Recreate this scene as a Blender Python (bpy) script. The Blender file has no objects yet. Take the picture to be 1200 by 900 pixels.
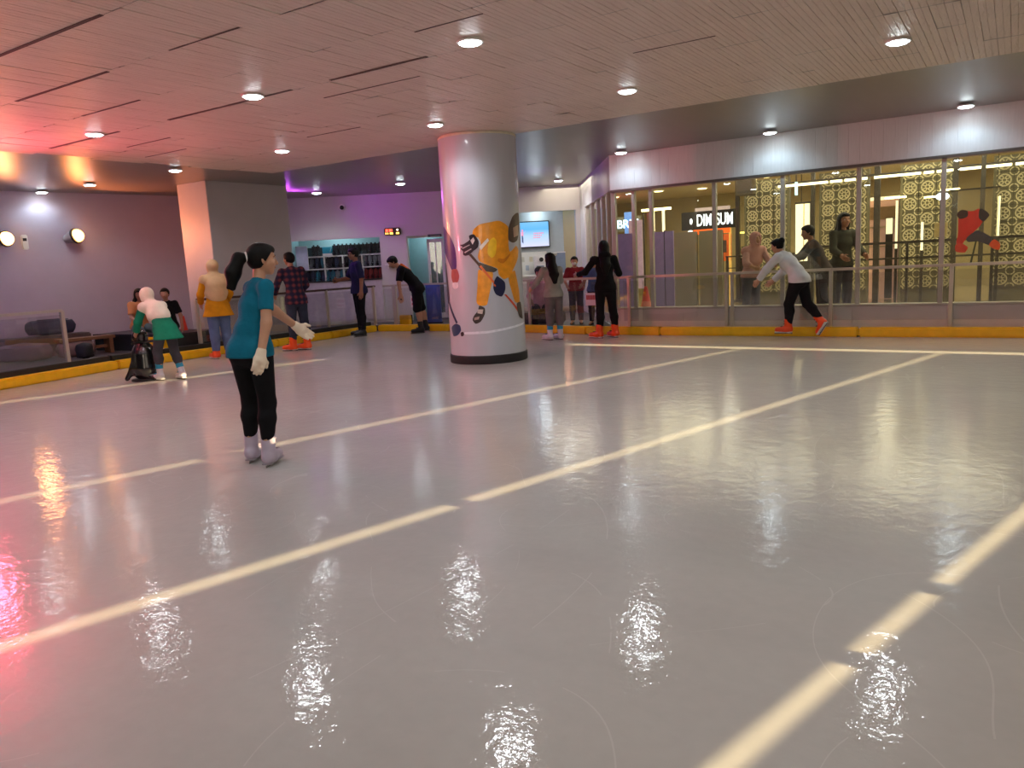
import bpy, bmesh, math, random
import numpy as np
from mathutils import Vector, Matrix
random.seed(7)
SC = bpy.context.scene
COL = SC.collection
PI = math.pi

# ------------------------------------------------------------------ camera
HC, FPX = 1.3, 900.0
PITCH, ROLL, YAW = math.atan(140.8 / 900), math.atan(0.0533), math.radians(123.307)
hd = Vector((math.cos(YAW), math.sin(YAW), 0)); upv = Vector((0, 0, 1)); rt = hd.cross(upv)
fw = hd * math.cos(PITCH) - upv * math.sin(PITCH)
uu = hd * math.sin(PITCH) + upv * math.cos(PITCH)
rx = rt * math.cos(ROLL) - uu * math.sin(ROLL)
ry = rt * math.sin(ROLL) + uu * math.cos(ROLL)
cam_d = bpy.data.cameras.new('camera')
cam = bpy.data.objects.new('camera', cam_d); COL.objects.link(cam)
cam.matrix_world = Matrix(((rx.x, ry.x, -fw.x, 0), (rx.y, ry.y, -fw.y, 0), (rx.z, ry.z, -fw.z, HC), (0, 0, 0, 1)))
cam_d.sensor_fit = 'HORIZONTAL'; cam_d.sensor_width = 36; cam_d.lens = FPX / 1200 * 36
cam_d.clip_start = .05; cam_d.clip_end = 200
SC.camera = cam

# ------------------------------------------------------------------ world, sun, daylight, exposure
w = bpy.data.worlds.new('sky'); SC.world = w; w.use_nodes = True
bg = w.node_tree.nodes['Background']; bg.inputs[0].default_value = (.75, .85, 1, 1); bg.inputs[1].default_value = .6
SC.view_settings.view_transform = 'Standard'; SC.view_settings.look = 'None'
SC.view_settings.exposure = 0.45; SC.view_settings.gamma = 1
SC.view_settings.use_curve_mapping = False
TANE = .275                                  # low sun through the slits of the window wall
sd = bpy.data.lights.new('sun', 'SUN'); sd.energy = 19; sd.angle = math.radians(.27); sd.color = (1, .80, .44)
sun = bpy.data.objects.new('sun', sd); COL.objects.link(sun)
sun.rotation_euler = Vector((-1, .05, -TANE)).to_track_quat('-Z', 'Y').to_euler()

def area(name, loc, tgt, sx, sy, energy, color):
    d = bpy.data.lights.new(name, 'AREA'); d.shape = 'RECTANGLE'; d.size = sx; d.size_y = sy; d.energy = energy; d.color = color
    o = bpy.data.objects.new(name, d); COL.objects.link(o); o.location = loc
    o.rotation_euler = (Vector(tgt) - Vector(loc)).to_track_quat('-Z', 'Z').to_euler(); return o
def spot(name, loc, tgt, energy, color, deg=110, blend=.6, rad=.07):
    d = bpy.data.lights.new(name, 'SPOT'); d.energy = energy; d.color = color; d.spot_size = math.radians(deg); d.spot_blend = blend; d.shadow_soft_size = rad
    o = bpy.data.objects.new(name, d); COL.objects.link(o); o.location = loc
    o.rotation_euler = (Vector(tgt) - Vector(loc)).to_track_quat('-Z', 'Y').to_euler(); return o
# unseen area lamps stand in for daylight from beside and behind the photographer
area('side_daylight', (3.2, 0.5, 2.6), (-4, 4, 0), 9, 3.4, 150, (1, .85, .66))
area('rear_daylight', (2.3, -4.9, 2.2), (-4, 4, .3), 3.2, 2.6, 150, (1, .83, .64))

# ------------------------------------------------------------------ materials
def lin(c):
    return tuple(((v / 255) / 12.92 if v / 255 <= .04045 else ((v / 255 + .055) / 1.055) ** 2.4) for v in c) + (1,)
MATS = {}
def M(name, rgb=(128, 128, 128), rough=.6, metal=0, var=.08, scale=12, bump=0, bscale=60, emit=0, coat=0, stretch=None, ecol=None):
    if name in MATS: return MATS[name]
    m = bpy.data.materials.new(name); MATS[name] = m; m.use_nodes = True
    nt = m.node_tree; p = nt.nodes['Principled BSDF']
    c = lin(rgb)
    tc = nt.nodes.new('ShaderNodeTexCoord'); src = tc.outputs['Object']
    if stretch:
        mp = nt.nodes.new('ShaderNodeMapping'); mp.inputs['Scale'].default_value = stretch; nt.links.new(src, mp.inputs[0]); src = mp.outputs[0]
    n = nt.nodes.new('ShaderNodeTexNoise'); n.inputs['Scale'].default_value = scale; n.inputs['Detail'].default_value = 4
    nt.links.new(src, n.inputs['Vector'])
    r = nt.nodes.new('ShaderNodeMapRange'); r.inputs[1].default_value = .3; r.inputs[2].default_value = .7
    nt.links.new(n.outputs[0], r.inputs[0])
    mx = nt.nodes.new('ShaderNodeMix'); mx.data_type = 'RGBA'; nt.links.new(r.outputs[0], mx.inputs[0])
    mx.inputs[6].default_value = tuple(v * (1 - var) for v in c[:3]) + (1,); mx.inputs[7].default_value = tuple(min(1, v * (1 + var)) for v in c[:3]) + (1,)
    nt.links.new(mx.outputs[2], p.inputs['Base Color'])
    p.inputs['Specular IOR Level'].default_value = .15 if rough >= .8 or 'hair' in name else .5
    p.inputs['Roughness'].default_value = rough; p.inputs['Metallic'].default_value = metal
    p.inputs['Coat Weight'].default_value = coat; p.inputs['Coat Roughness'].default_value = .06
    if bump:
        n2 = nt.nodes.new('ShaderNodeTexNoise'); n2.inputs['Scale'].default_value = bscale; n2.inputs['Detail'].default_value = 3
        nt.links.new(src, n2.inputs['Vector'])
        b = nt.nodes.new('ShaderNodeBump'); b.inputs['Strength'].default_value = bump; b.inputs['Distance'].default_value = .01
        nt.links.new(n2.outputs[0], b.inputs['Height']); nt.links.new(b.outputs[0], p.inputs['Normal'])
    if emit:
        if ecol: p.inputs['Emission Color'].default_value = lin(ecol)
        else: nt.links.new(mx.outputs[2], p.inputs['Emission Color'])
        p.inputs['Emission Strength'].default_value = emit
    return m
def glass(name, tint=(1, 1, 1), refl=1.0, haze=0.0):
    m = bpy.data.materials.new(name); m.use_nodes = True; nt = m.node_tree; nt.nodes.clear()
    o = nt.nodes.new('ShaderNodeOutputMaterial'); t = nt.nodes.new('ShaderNodeBsdfTransparent'); g = nt.nodes.new('ShaderNodeBsdfGlossy')
    t.inputs[0].default_value = (*tint, 1); g.inputs['Roughness'].default_value = .015
    f = nt.nodes.new('ShaderNodeFresnel'); f.inputs[0].default_value = 1.5
    n = nt.nodes.new('ShaderNodeTexNoise'); n.inputs['Scale'].default_value = 1.2; b = nt.nodes.new('ShaderNodeBump'); b.inputs['Strength'].default_value = .02; b.inputs['Distance'].default_value = .02
    nt.links.new(n.outputs[0], b.inputs['Height']); nt.links.new(b.outputs[0], g.inputs['Normal'])
    k = nt.nodes.new('ShaderNodeMath'); k.operation = 'MULTIPLY'; k.inputs[1].default_value = 2 * refl; nt.links.new(f.outputs[0], k.inputs[0])
    ge = nt.nodes.new('ShaderNodeNewGeometry'); io = nt.nodes.new('ShaderNodeMath'); io.operation = 'MULTIPLY_ADD'; io.inputs[1].default_value = 1 / 1.5 - 1.5; io.inputs[2].default_value = 1.5; nt.links.new(ge.outputs['Backfacing'], io.inputs[0]); nt.links.new(io.outputs[0], f.inputs[0])
    mx = nt.nodes.new('ShaderNodeMixShader'); nt.links.new(k.outputs[0], mx.inputs[0]); nt.links.new(t.outputs[0], mx.inputs[1]); nt.links.new(g.outputs[0], mx.inputs[2])
    out = mx.outputs[0]
    if haze:
        d = nt.nodes.new('ShaderNodeBsdfDiffuse'); d.inputs[0].default_value = (.5, .48, .46, 1)
        m2 = nt.nodes.new('ShaderNodeMixShader'); m2.inputs[0].default_value = haze; nt.links.new(out, m2.inputs[1]); nt.links.new(d.outputs[0], m2.inputs[2]); out = m2.outputs[0]
    nt.links.new(out, o.inputs[0]); MATS[name] = m; return m

def ice_material():
    m = bpy.data.materials.new('wet_ice'); m.use_nodes = True; nt = m.node_tree; p = nt.nodes['Principled BSDF']; N = nt.nodes.new; L = nt.links.new
    tc = N('ShaderNodeTexCoord'); pos = tc.outputs['Object']
    def noise(s, d=4, st=None, dist=0):
        n = N('ShaderNodeTexNoise'); n.inputs['Scale'].default_value = s; n.inputs['Detail'].default_value = d; n.inputs['Distortion'].default_value = dist
        if st:
            mp = N('ShaderNodeMapping'); mp.inputs['Scale'].default_value = st; mp.inputs['Location'].default_value = (s, s * .37, 0); L(pos, mp.inputs[0]); L(mp.outputs[0], n.inputs['Vector'])
        else: L(pos, n.inputs['Vector'])
        return n.outputs[0]
    def math_(op, a, b=None, c=None):
        n = N('ShaderNodeMath'); n.operation = op
        for i, v in enumerate((a, b, c)):
            if v is None: continue
            if isinstance(v, (int, float)): n.inputs[i].default_value = v
            else: L(v, n.inputs[i])
        return n.outputs[0]
    def mix(f, a, b):
        n = N('ShaderNodeMix'); n.data_type = 'RGBA'
        if isinstance(f, float): n.inputs[0].default_value = f
        else: L(f, n.inputs[0])
        for i, v in ((6, a), (7, b)):
            if isinstance(v, tuple): n.inputs[i].default_value = v
            else: L(v, n.inputs[i])
        return n.outputs[2]
    base = mix(noise(.9, 6, (1, 1.7, 1), .4), (.37, .35, .335, 1), (.50, .475, .45, 1))
    fine = mix(noise(16, 6), (.93, .93, .93, 1), (1.05, 1.05, 1.05, 1))
    mul = N('ShaderNodeMix'); mul.data_type = 'RGBA'; mul.blend_type = 'MULTIPLY'; mul.inputs[0].default_value = 1; L(base, mul.inputs[6]); L(fine, mul.inputs[7])
    col = mul.outputs[2]
    # skate scratches: contour lines of slow noises, broken up by a second noise
    scr = None
    for s, wd in ((.22, .0004), (.3, .0005), (.42, .0006), (.6, .0008), (.9, .0011)):
        d = math_('ABSOLUTE', math_('SUBTRACT', noise(s, 0), .5)); line = math_('LESS_THAN', d, wd)
        gate = math_('GREATER_THAN', noise(s * 2.5 + .5, 2, (1, 1, 1)), .50)
        l2 = math_('MULTIPLY', line, gate); scr = l2 if scr is None else math_('MAXIMUM', scr, l2)
    col = mix(math_('MULTIPLY', scr, .16), col, (.80, .79, .77, 1))
    L(col, p.inputs['Base Color'])
    p.inputs['Roughness'].default_value = .42; p.inputs['Specular IOR Level'].default_value = .35
    L(math_('MULTIPLY_ADD', noise(2.2, 3), .07, .015), p.inputs['Coat Roughness'])
    p.inputs['Coat Weight'].default_value = .75; p.inputs['Coat IOR'].default_value = 1.36
    b = N('ShaderNodeBump'); b.inputs['Strength'].default_value = .40; b.inputs['Distance'].default_value = .012
    h = math_('ADD', math_('MULTIPLY', noise(8.5, 5, (1, 1, 1), .2), .72), math_('MULTIPLY', noise(38, 3), .19))
    h = math_('SUBTRACT', h, math_('MULTIPLY', scr, .1))
    L(h, b.inputs['Height']); L(b.outputs[0], p.inputs['Coat Normal'])
    b2 = N('ShaderNodeBump'); b2.inputs['Strength'].default_value = .2; b2.inputs['Distance'].default_value = .01
    L(h, b2.inputs['Height']); L(b2.outputs[0], p.inputs['Normal'])
    MATS['ice'] = m; return m

# ------------------------------------------------------------------ mesh helpers
class MB:
    """collects simple shapes and links them as one mesh object"""
    def __init__(s): s.bm = bmesh.new()
    def box(s, c, d, rot=None, bev=0):
        r = bmesh.ops.create_cube(s.bm, size=1)['verts']
        mt = Matrix.Translation(c) @ ((rot if rot is not None else Matrix.Identity(3)).to_4x4()) @ Matrix.Diagonal((*d, 1))
        bmesh.ops.transform(s.bm, matrix=mt, verts=r)
        if bev:
            ed = list({e for v in r for e in v.link_edges}); bmesh.ops.bevel(s.bm, geom=ed, offset=bev, segments=2, affect='EDGES', clamp_overlap=True)
        return s
    def mm(s, x0, x1, y0, y1, z0, z1, bev=0): return s.box(((x0 + x1) / 2, (y0 + y1) / 2, (z0 + z1) / 2), (x1 - x0, y1 - y0, z1 - z0), None, bev)
    def bar(s, a, b, w, h, bev=0):
        a = Vector(a); b = Vector(b); d = (b - a); L = d.length; x = d.normalized(); z = Vector((0, 0, 1))
        if abs(x.z) > .99: z = Vector((0, 1, 0))
        y = z.cross(x).normalized(); z = x.cross(y); R = Matrix((x, y, z)).transposed()
        return s.box((a + b) / 2, (L, w, h), R, bev)
    def cyl(s, a, b, r, r2=None, n=16, caps=True):
        a = Vector(a); b = Vector(b); d = b - a
        q = d.to_track_quat('Z', 'Y').to_matrix().to_4x4()
        bmesh.ops.create_cone(s.bm, cap_ends=caps, segments=n, radius1=r, radius2=r if r2 is None else r2, depth=d.length, matrix=Matrix.Translation((a + b) / 2) @ q); return s
    def ball(s, c, r, n=12):
        r = (r, r, r) if isinstance(r, (int, float)) else r
        bmesh.ops.create_uvsphere(s.bm, u_segments=n, v_segments=max(6, n // 2 + 1), radius=1, matrix=Matrix.Translation(c) @ Matrix.Diagonal((*r, 1))); return s
    def poly(s, pts, h, z0=0):
        vs = [s.bm.verts.new((x, y, z0)) for x, y in pts]; f = s.bm.faces.new(vs)
        if h:
            r = bmesh.ops.extrude_face_region(s.bm, geom=[f]); v = [g for g in r['geom'] if isinstance(g, bmesh.types.BMVert)]
            bmesh.ops.translate(s.bm, vec=(0, 0, h), verts=v)
        bmesh.ops.recalc_face_normals(s.bm, faces=s.bm.faces); return s
    def lathe(s, prof, c=(0, 0, 0), n=24):
        rings = []
        for r, z in prof: rings.append([s.bm.verts.new((c[0] + r * math.cos(2 * PI * k / n), c[1] + r * math.sin(2 * PI * k / n), c[2] + z)) for k in range(n)])
        for a, b in zip(rings, rings[1:]):
            for k in range(n): s.bm.faces.new((a[k], a[(k + 1) % n], b[(k + 1) % n], b[k]))
        s.bm.faces.new(rings[0][::-1]); s.bm.faces.new(rings[-1]); return s
    def build(s, name, mat, parent=None, smooth=False, loc=None, rotz=0):
        me = bpy.data.meshes.new(name); s.bm.to_mesh(me); s.bm.free()
        if smooth:
            me.polygons.foreach_set('use_smooth', [True] * len(me.polygons))
            try: me.set_sharp_from_angle(angle=math.radians(40))
            except Exception: pass
        return link(name, me, mat, parent, loc, rotz)
def link(name, me, mat=None, parent=None, loc=None, rotz=0):
    o = bpy.data.objects.new(name, me); COL.objects.link(o)
    if mat is not None and not me.materials: me.materials.append(mat)
    if parent: o.parent = parent
    if loc: o.location = loc
    o.rotation_euler.z = rotz
    return o
def tag(o, label, cat, group=None):
    o['label'] = label; o['category'] = cat
    if group: o['group'] = group
    return o
def thing(name, label, cat, loc=(0, 0, 0), rotz=0, group=None):
    o = bpy.data.objects.new(name, None); COL.objects.link(o); o.empty_display_size = .1
    o.location = loc; o.rotation_euler.z = rotz
    return tag(o, label, cat, group)
def struct(o): o['kind'] = 'structure'; return o
def stuff(o): o['kind'] = 'stuff'; return o
def copy_tree(o, parent=None):
    c = o.copy(); COL.objects.link(c); c.parent = parent
    for ch in o.children: copy_tree(ch, c)
    return c
def text(body, name, mat, parent, loc, size, rot, ext=.004, align='CENTER'):
    cu = bpy.data.curves.new(name, 'FONT'); cu.body = body; cu.size = size; cu.extrude = ext; cu.align_x = align; cu.align_y = 'CENTER'; cu.offset = .004 * size / .3
    tmp = bpy.data.objects.new(name, cu); COL.objects.link(tmp); bpy.context.view_layer.update()
    me = bpy.data.meshes.new_from_object(tmp.evaluated_get(bpy.context.evaluated_depsgraph_get())); bpy.data.objects.remove(tmp); bpy.data.curves.remove(cu)
    o = link(name, me, None, parent, loc); me.materials.clear(); me.materials.append(mat); o.rotation_euler = rot; return o

ORD = 'first second third fourth fifth sixth seventh eighth ninth tenth eleventh twelfth thirteenth fourteenth fifteenth sixteenth seventeenth eighteenth'.split()
# ------------------------------------------------------------------ shared colours
ICE = ice_material()
W_LEFT = M('wall_grey_mauve', (188, 170, 178), .55, var=.03, scale=3, bump=.05, bscale=300)
W_PIL = M('pillar_offwhite', (176, 170, 170), .5, var=.03, scale=3, bump=.04, bscale=200)
W_BACK = M('wall_white_panel', (196, 190, 190), .5, var=.03, scale=2)
FASC = M('fascia_white_metal', (214, 212, 212), .38, var=.04, scale=6, stretch=(6, 6, .6))
CEIL_S = M('ceiling_smooth_metal', (140, 134, 130), .33, metal=.45, var=.05, scale=2, bump=.05, bscale=5, stretch=(3, .5, 1))
CEIL_P = M('ceiling_strip_metal', (214, 199, 187), .42, metal=.1, var=.05, scale=4, bump=.95, bscale=24, stretch=(1.8, .3, 1))
STEEL = M('brushed_steel', (190, 178, 162), .36, metal=.4, var=.06, scale=40, stretch=(1, 1, .1))
MULL = M('mullion_grey', (172, 164, 152), .4, var=.04)
KICK = M('kick_panel_grey', (204, 196, 190), .42, var=.05, scale=5)
YEL = M('yellow_foam_pad', (240, 184, 8), .42, var=.07, scale=9, bump=.1, bscale=40)
BLACK = M('black_rubber', (26, 24, 26), .6, var=.15)
DARKF = M('dark_rubber_floor', (62, 54, 58), .45, var=.12, scale=8, bump=.1, bscale=60)
RAILB = M('dark_brown_rail', (70, 48, 44), .4, var=.1, stretch=(1, 1, 6))
WOOD = M('brown_wood', (122, 82, 52), .5, var=.2, scale=8, stretch=(1, 8, 8))
WHITE = M('white_plastic', (226, 224, 220), .4, var=.02)
GLW = glass('window_glass', (.93, .95, .90), .9, .02)
GLF = glass('fence_glass', (.96, .955, .965), 1.0, .03)
EMW = M('lamp_white', (235, 250, 255), .4, var=0, emit=40)
MWALL = M('mall_wall_beige', (178, 164, 122), .5, var=.05, scale=2)
MDARK = M('dark_bronze_frame', (58, 52, 42), .4, var=.1)
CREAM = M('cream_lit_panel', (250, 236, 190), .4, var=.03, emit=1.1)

# ------------------------------------------------------------------ floor
struct(MB().poly([(-18, -6), (8, -6), (8, 12.2), (-11.8, 12.75), (-12.3, 10), (-12.3, 6.6), (-11.2, 3), (-10, -6)], .02, -.02).build('floor', ICE))
bmx = MB(); bmx.poly([(-17.5, -6), (-10.2, -6), (-10.95, 2.5), (-11.6, 4.8), (-12.0, 6.6), (-11.9, 9), (-11.85, 12.5), (-9.7, 12.7), (-7.6, 12.45), (-5.7, 12.16), (-8.45, 16.1), (-14.6, 12.4)], .13, -.01)
struct(bmx.build('floor.001', DARKF))
struct(MB().poly([(-5.9, 12.32), (8, 12.32), (8, 23), (-14, 23), (-14, 18.6), (-8.4, 16.2)], .2, -.05).build('floor.002', M('mall_floor_cream', (190, 172, 128), .12, var=.06, scale=3, coat=.4)))

# ------------------------------------------------------------------ ceiling: slab, strips
CE = -.45                                     # edge of the low ceiling: x = CE + .266 y
ceil = MB().poly([(-19, -6.2), (CE - .266 * 6.2, -6.2), (CE + .266 * 12.2, 12.2), (-5.75, 12.2), (-8.4, 16.3), (-15.5, 13)], .2, 3.012).build('ceiling', CEIL_S)
struct(ceil)
def strip_mesh():
    m = MB(); W, Ln = .2, .744
    prof = [(-.0998, .010), (-.0975, 0), (-.052, 0), (-.05, .003), (-.048, 0), (-.003, 0), (0, .005), (.003, 0), (.048, 0), (.05, .003), (.052, 0), (.0975, 0), (.0998, .010)]
    prof = [(x + 0.0, z) for x, z in prof]
    ys = [-Ln / 2 + .001, 0, Ln / 2 - .001]
    rows = [[m.bm.verts.new((x, y, z - (.0012 if abs(y) < .1 else 0))) for x, z in prof] for y in ys]
    for a, b in zip(rows, rows[1:]):
        for k in range(len(prof) - 1): m.bm.faces.new((a[k], b[k], b[k + 1], a[k + 1]))
    bmesh.ops.recalc_face_normals(m.bm, faces=m.bm.faces)
    me = bpy.data.meshes.new('ceiling_strip'); m.bm.to_mesh(me); m.bm.free(); me.materials.append(CEIL_P); return me
sm_ = strip_mesh()
cells = []
for j in range(10):
    yc = 1.86 + .744 * j
    if yc > 9.1: break
    for i in range(56):
        xc = -10.4 + .2 * i + (.1 if j % 2 else 0)
        if xc > CE + .266 * yc - .1: continue
        if yc < 6.2 + .91 * xc: continue       # wholly behind the picture's upper edge
        if yc < -.44 * xc - .6: continue       # wholly beside the picture
        cells.append((math.hypot(xc, yc), xc, yc))
cells.sort()
rest = bmesh.new()
for k, (d, xc, yc) in enumerate(cells):
    tl = (random.gauss(0, .008), random.gauss(0, .004)); dy = random.choice([0, 0, 0, 0, .002, -.003]); dz = random.uniform(-.0015, .0015)
    mt = Matrix.Translation((xc, yc + dy, 2.99 + dz)) @ Matrix.Rotation(tl[0], 4, 'Y') @ Matrix.Rotation(tl[1], 4, 'X')
    if k < 300:
        o = bpy.data.objects.new('ceiling_strip', sm_); COL.objects.link(o); o.parent = ceil; o.matrix_local = mt
    else:
        b0 = len(rest.verts); rest.from_mesh(sm_); rest.verts.ensure_lookup_table(); bmesh.ops.transform(rest, matrix=mt, verts=rest.verts[b0:])
if cells[300:]:
    me = bpy.data.meshes.new('far_ceiling_strips'); rest.to_mesh(me); me.materials.append(CEIL_P)
    stuff(link('far_ceiling_strips', me, None, ceil))
# dark open joints where strips have slipped apart
JT = M('ceiling_gap_dark', (98, 86, 82), .8)
for k, (x, y, l, wd) in enumerate([(-6.6, 5.17, 1.9, .035), (-4.6, 5.17, 1.1, .03), (-9.2, 5.15, 1.5, .035), (-7.4, 4.45, 1.0, .02), (-6.9, 3.72, 1.5, .03), (-5.6, 2.97, 1.4, .03), (-5.1, 5.62, 1.2, .012), (-8.9, 5.78, .9, .018), (-4.9, 3.7, .8, .014), (-3.4, 4.6, .6, .01), (-9.5, 6.4, .9, .016), (-7.0, 7.0, .9, .014), (-2.4, 6.3, .7, .01)]):
    MB().box((x, y, 2.9865), (l, wd, .004)).build('ceiling_joint', JT, ceil)

# ------------------------------------------------------------------ left wall, square pillar
def along(name, A, B, z0, z1, th, mat, parent=None):
    A = Vector((*A, 0)); B = Vector((*B, 0)); d = (B - A); L = d.length
    return MB().mm(0, L, 0, th, z0, z1).build(name, mat, parent, loc=A, rotz=math.atan2(d.y, d.x))
struct(along('wall_left', (-16.8, -6), (-13.93, 12.25), 0, 3.02, .2, W_LEFT))
pil = struct(MB().mm(-12.7, -11.87, 8.7, 10.5, .1, 3.014, .008).build('pillar_1', W_PIL))
struct(along('wall_rear', (4, -6), (-17, -6), 0, 5.6, -.2, M('rear_wall_brown', (96, 86, 72), .6)))

# ------------------------------------------------------------------ back wall (diagonal) with shop counter, door and ticket booth
WA, WR = Vector((-14.0, 12.05, 0)), math.atan2(.589, .808)
bw = MB()
for s0, s1, z0, z1 in ((-.9, .2, 0, 3.02), (.2, 2.24, 0, 1.1), (.2, 2.24, 2.06, 3.02), (2.24, 2.85, 0, 3.02), (2.85, 3.75, 2.05, 3.02), (3.75, 4.9, 0, 3.02), (4.9, 6.77, 2.45, 3.02), (4.9, 6.77, 0, .8), (6.77, 6.98, 0, 3.02)):
    bw.mm(s0, s1, 0, .12, z0, z1)
wb = struct(bw.build('wall_back', W_BACK, loc=WA, rotz=WR))
INT = M('shop_interior_teal', (150, 178, 182), .5, var=.03)
def W(s, off, z=0):                            # wall frame to world
    return (WA.x + s * .808 - off * .589, WA.y + s * .589 + off * .808, z)
def room(name, s0, s1, dep, z1, z0, mat):
    r = MB(); t = .05
    r.mm(s0 - t, s1 + t, dep, dep + t, z0, z1); r.mm(s0 - t, s0, .12, dep, z0, z1); r.mm(s1, s1 + t, .12, dep, z0, z1); r.mm(s0 - t, s1 + t, .12, dep, z1, z1 + t); r.mm(s0 - t, s1 + t, .12, dep, z0 - t, z0)
    return struct(r.build(name, mat, loc=WA, rotz=WR))
room('wall_shop', .2, 2.24, .95, 2.4, .9, INT)
room('wall_booth', 4.9, 6.77, .58, 2.5, .12, M('booth_wall', (176, 184, 188), .5, var=.03))
room('wall_entry', 2.85, 3.75, .9, 2.1, .12, INT)
for s, off, z, e, c in ((1.2, .5, 2.33, 11, (.75, .95, 1)), (5.9, .3, 2.42, 6, (.8, .95, 1)), (3.3, .5, 2.04, 4, (.7, .95, 1))):
    d = bpy.data.lights.new('interior_lamp', 'POINT'); d.energy = e; d.color = c; d.shadow_soft_size = .12
    o = bpy.data.objects.new('interior_lamp', d); COL.objects.link(o); o.location = W(s, off, z)
# ticket booth contents
BW = M('blue_grey_panel', (120, 132, 152), .5)
t = thing('wall_panel', 'blue grey lower panel on the booth back wall below the screen', 'panel', W(6.52, .565), WR); MB().mm(-.24, .24, -.012, .012, .8, 1.5).build('board', BW, t)
MB().mm(-.25, .25, -.02, .012, 1.5, 1.52).build('trim', WHITE, t)
t = thing('television', 'flat wall screen showing a blue and pink skating slide above the booth', 'screen', W(5.80, .5), WR)
MB().mm(-.40, .40, 0, .05, 1.65, 2.27, .006).build('bezel', BLACK, t)
tvm = bpy.data.materials.new('screen_slide'); tvm.use_nodes = True
nt = tvm.node_tree; tc = nt.nodes.new('ShaderNodeTexCoord'); sx = nt.nodes.new('ShaderNodeSeparateXYZ'); nt.links.new(tc.outputs['Object'], sx.inputs[0])
mr = nt.nodes.new('ShaderNodeMapRange'); mr.inputs[1].default_value = 1.67; mr.inputs[2].default_value = 2.25; nt.links.new(sx.outputs[2], mr.inputs[0])
cr = nt.nodes.new('ShaderNodeValToRGB'); nt.links.new(mr.outputs[0], cr.inputs[0]); e = cr.color_ramp.elements
e[0].color = lin((215, 215, 245)); e[1].color = lin((120, 190, 240)); k_ = e.new(.45); k_.color = lin((175, 210, 245)); k_ = e.new(.7); k_.color = lin((95, 180, 245))
nt.nodes['Principled BSDF'].inputs['Base Color'].default_value = (0, 0, 0, 1)
nt.links.new(cr.outputs[0], nt.nodes['Principled BSDF'].inputs['Emission Color']); nt.nodes['Principled BSDF'].inputs['Emission Strength'].default_value = .85
MB().mm(-.375, .375, -.004, 0, 1.675, 2.245).build('display', tvm, t)
RT = M('screen_red_print', (225, 110, 130), .5, emit=.6); DT = M('screen_dark_print', (60, 70, 110), .5, emit=.5); PK = M('screen_pink_print', (210, 140, 170), .5, emit=.7)
for q in range(3):
    pm = MB()
    for k in range(7 - q): pm.mm(.02 + k * .034 - q * .004, .042 + k * .034 - q * .004, -.008, -.004, 1.97 - .05 * q, 1.995 - .05 * q)
    stuff(pm.build('slide_lettering', RT, t))
f_ = MB(); f_.mm(-.27, -.24, -.007, -.004, 1.78, 1.94); f_.mm(-.25, -.235, -.007, -.004, 1.76, 1.9); f_.build('slide_legs', DT, t)
f_ = MB(); f_.ball((-.25, -.006, 2.06), (.022, .003, .025), 8); f_.mm(-.28, -.225, -.007, -.004, 1.93, 2.03); f_.bar((-.28, -.0055, 2.0), (-.33, -.0055, 1.95), .02, .003); f_.bar((-.225, -.0055, 2.0), (-.17, -.0055, 2.05), .02, .003); f_.build('slide_skater', PK, t)
t = thing('notice_board', 'white notice board with papers behind the booth counter', 'board', W(5.78, .56), WR)
MB().mm(-.33, .33, -.015, .015, 1.02, 1.55).build('board', WHITE, t)
for k in range(6): MB().box((-.25 + .1 * k, -.018, 1.38 - .2 * (k % 2)), (.08, .004, .12)).build('paper', M('paper_%d' % (k % 3), [(205, 200, 190), (180, 190, 205), (215, 205, 180)][k % 3], .7), t)
t = thing('ticket_machine', 'white counter machine with round dark dial under the screen', 'machine', W(5.92, .28, 1.02), WR)
MB().mm(-.14, .14, -.1, .1, 0, .42, .02).build('housing', WHITE, t); MB().cyl((.02, -.1, .34), (.02, -.13, .34), .05, n=18).build('dial', BLACK, t); MB().mm(-.1, .08, -.115, -.1, .1, .2).build('slot_panel', BW, t)
t = thing('booth_counter', 'grey white counter top along the front of the ticket booth', 'counter', W(5.83, .12), WR)
MB().mm(-.92, .92, -.17, .4, .97, 1.02, .006).build('counter_top', WHITE, t); MB().mm(-.9, .9, -.155, -.125, .2, .97).build('counter_front', KICK, t)
# entry with sliding door
t = struct(bpy.data.objects.new('door_1', None)); COL.objects.link(t); t.location = W(3.3, .1); t.rotation_euler.z = WR
DF = M('door_frame_white', (205, 208, 206), .4)
fr = MB(); fr.mm(-.45, .45, -.03, .05, 2.0, 2.05); fr.mm(.4, .45, -.03, .05, .12, 2.0); fr.mm(-.45, -.42, -.03, .05, .12, 2.0); fr.build('door_frame', DF, t)
lf = MB(); lf.mm(0, .06, 0, .04, .14, 1.96); lf.mm(.33, .39, 0, .04, .14, 1.96); lf.mm(0, .39, 0, .04, 1.88, 1.96); lf.mm(0, .39, 0, .04, .14, .26); lf.mm(.18, .21, 0, .04, .26, 1.88); lf.build('door_leaf', DF, t)
MB().mm(.06, .33, .015, .025, .26, 1.88).build('door_glass', glass('door_glass', (.55, .62, .62), 1, .15), t)
MB().mm(.03, .05, -.04, 0, .95, 1.15).build('door_handle', STEEL, t)
t = thing('door_closer', 'dark grey closer box over the teal lit doorway', 'closer', W(3.5, -.02, 2.03), WR); MB().mm(-.16, .16, -.03, .0, -.03, .03, .005).build('housing', M('dark_grey_box', (70, 74, 76), .5), t); MB().cyl((-.1, -.04, -.02), (.12, -.06, -.02), .008, n=8).build('arm', STEEL, t)
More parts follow.
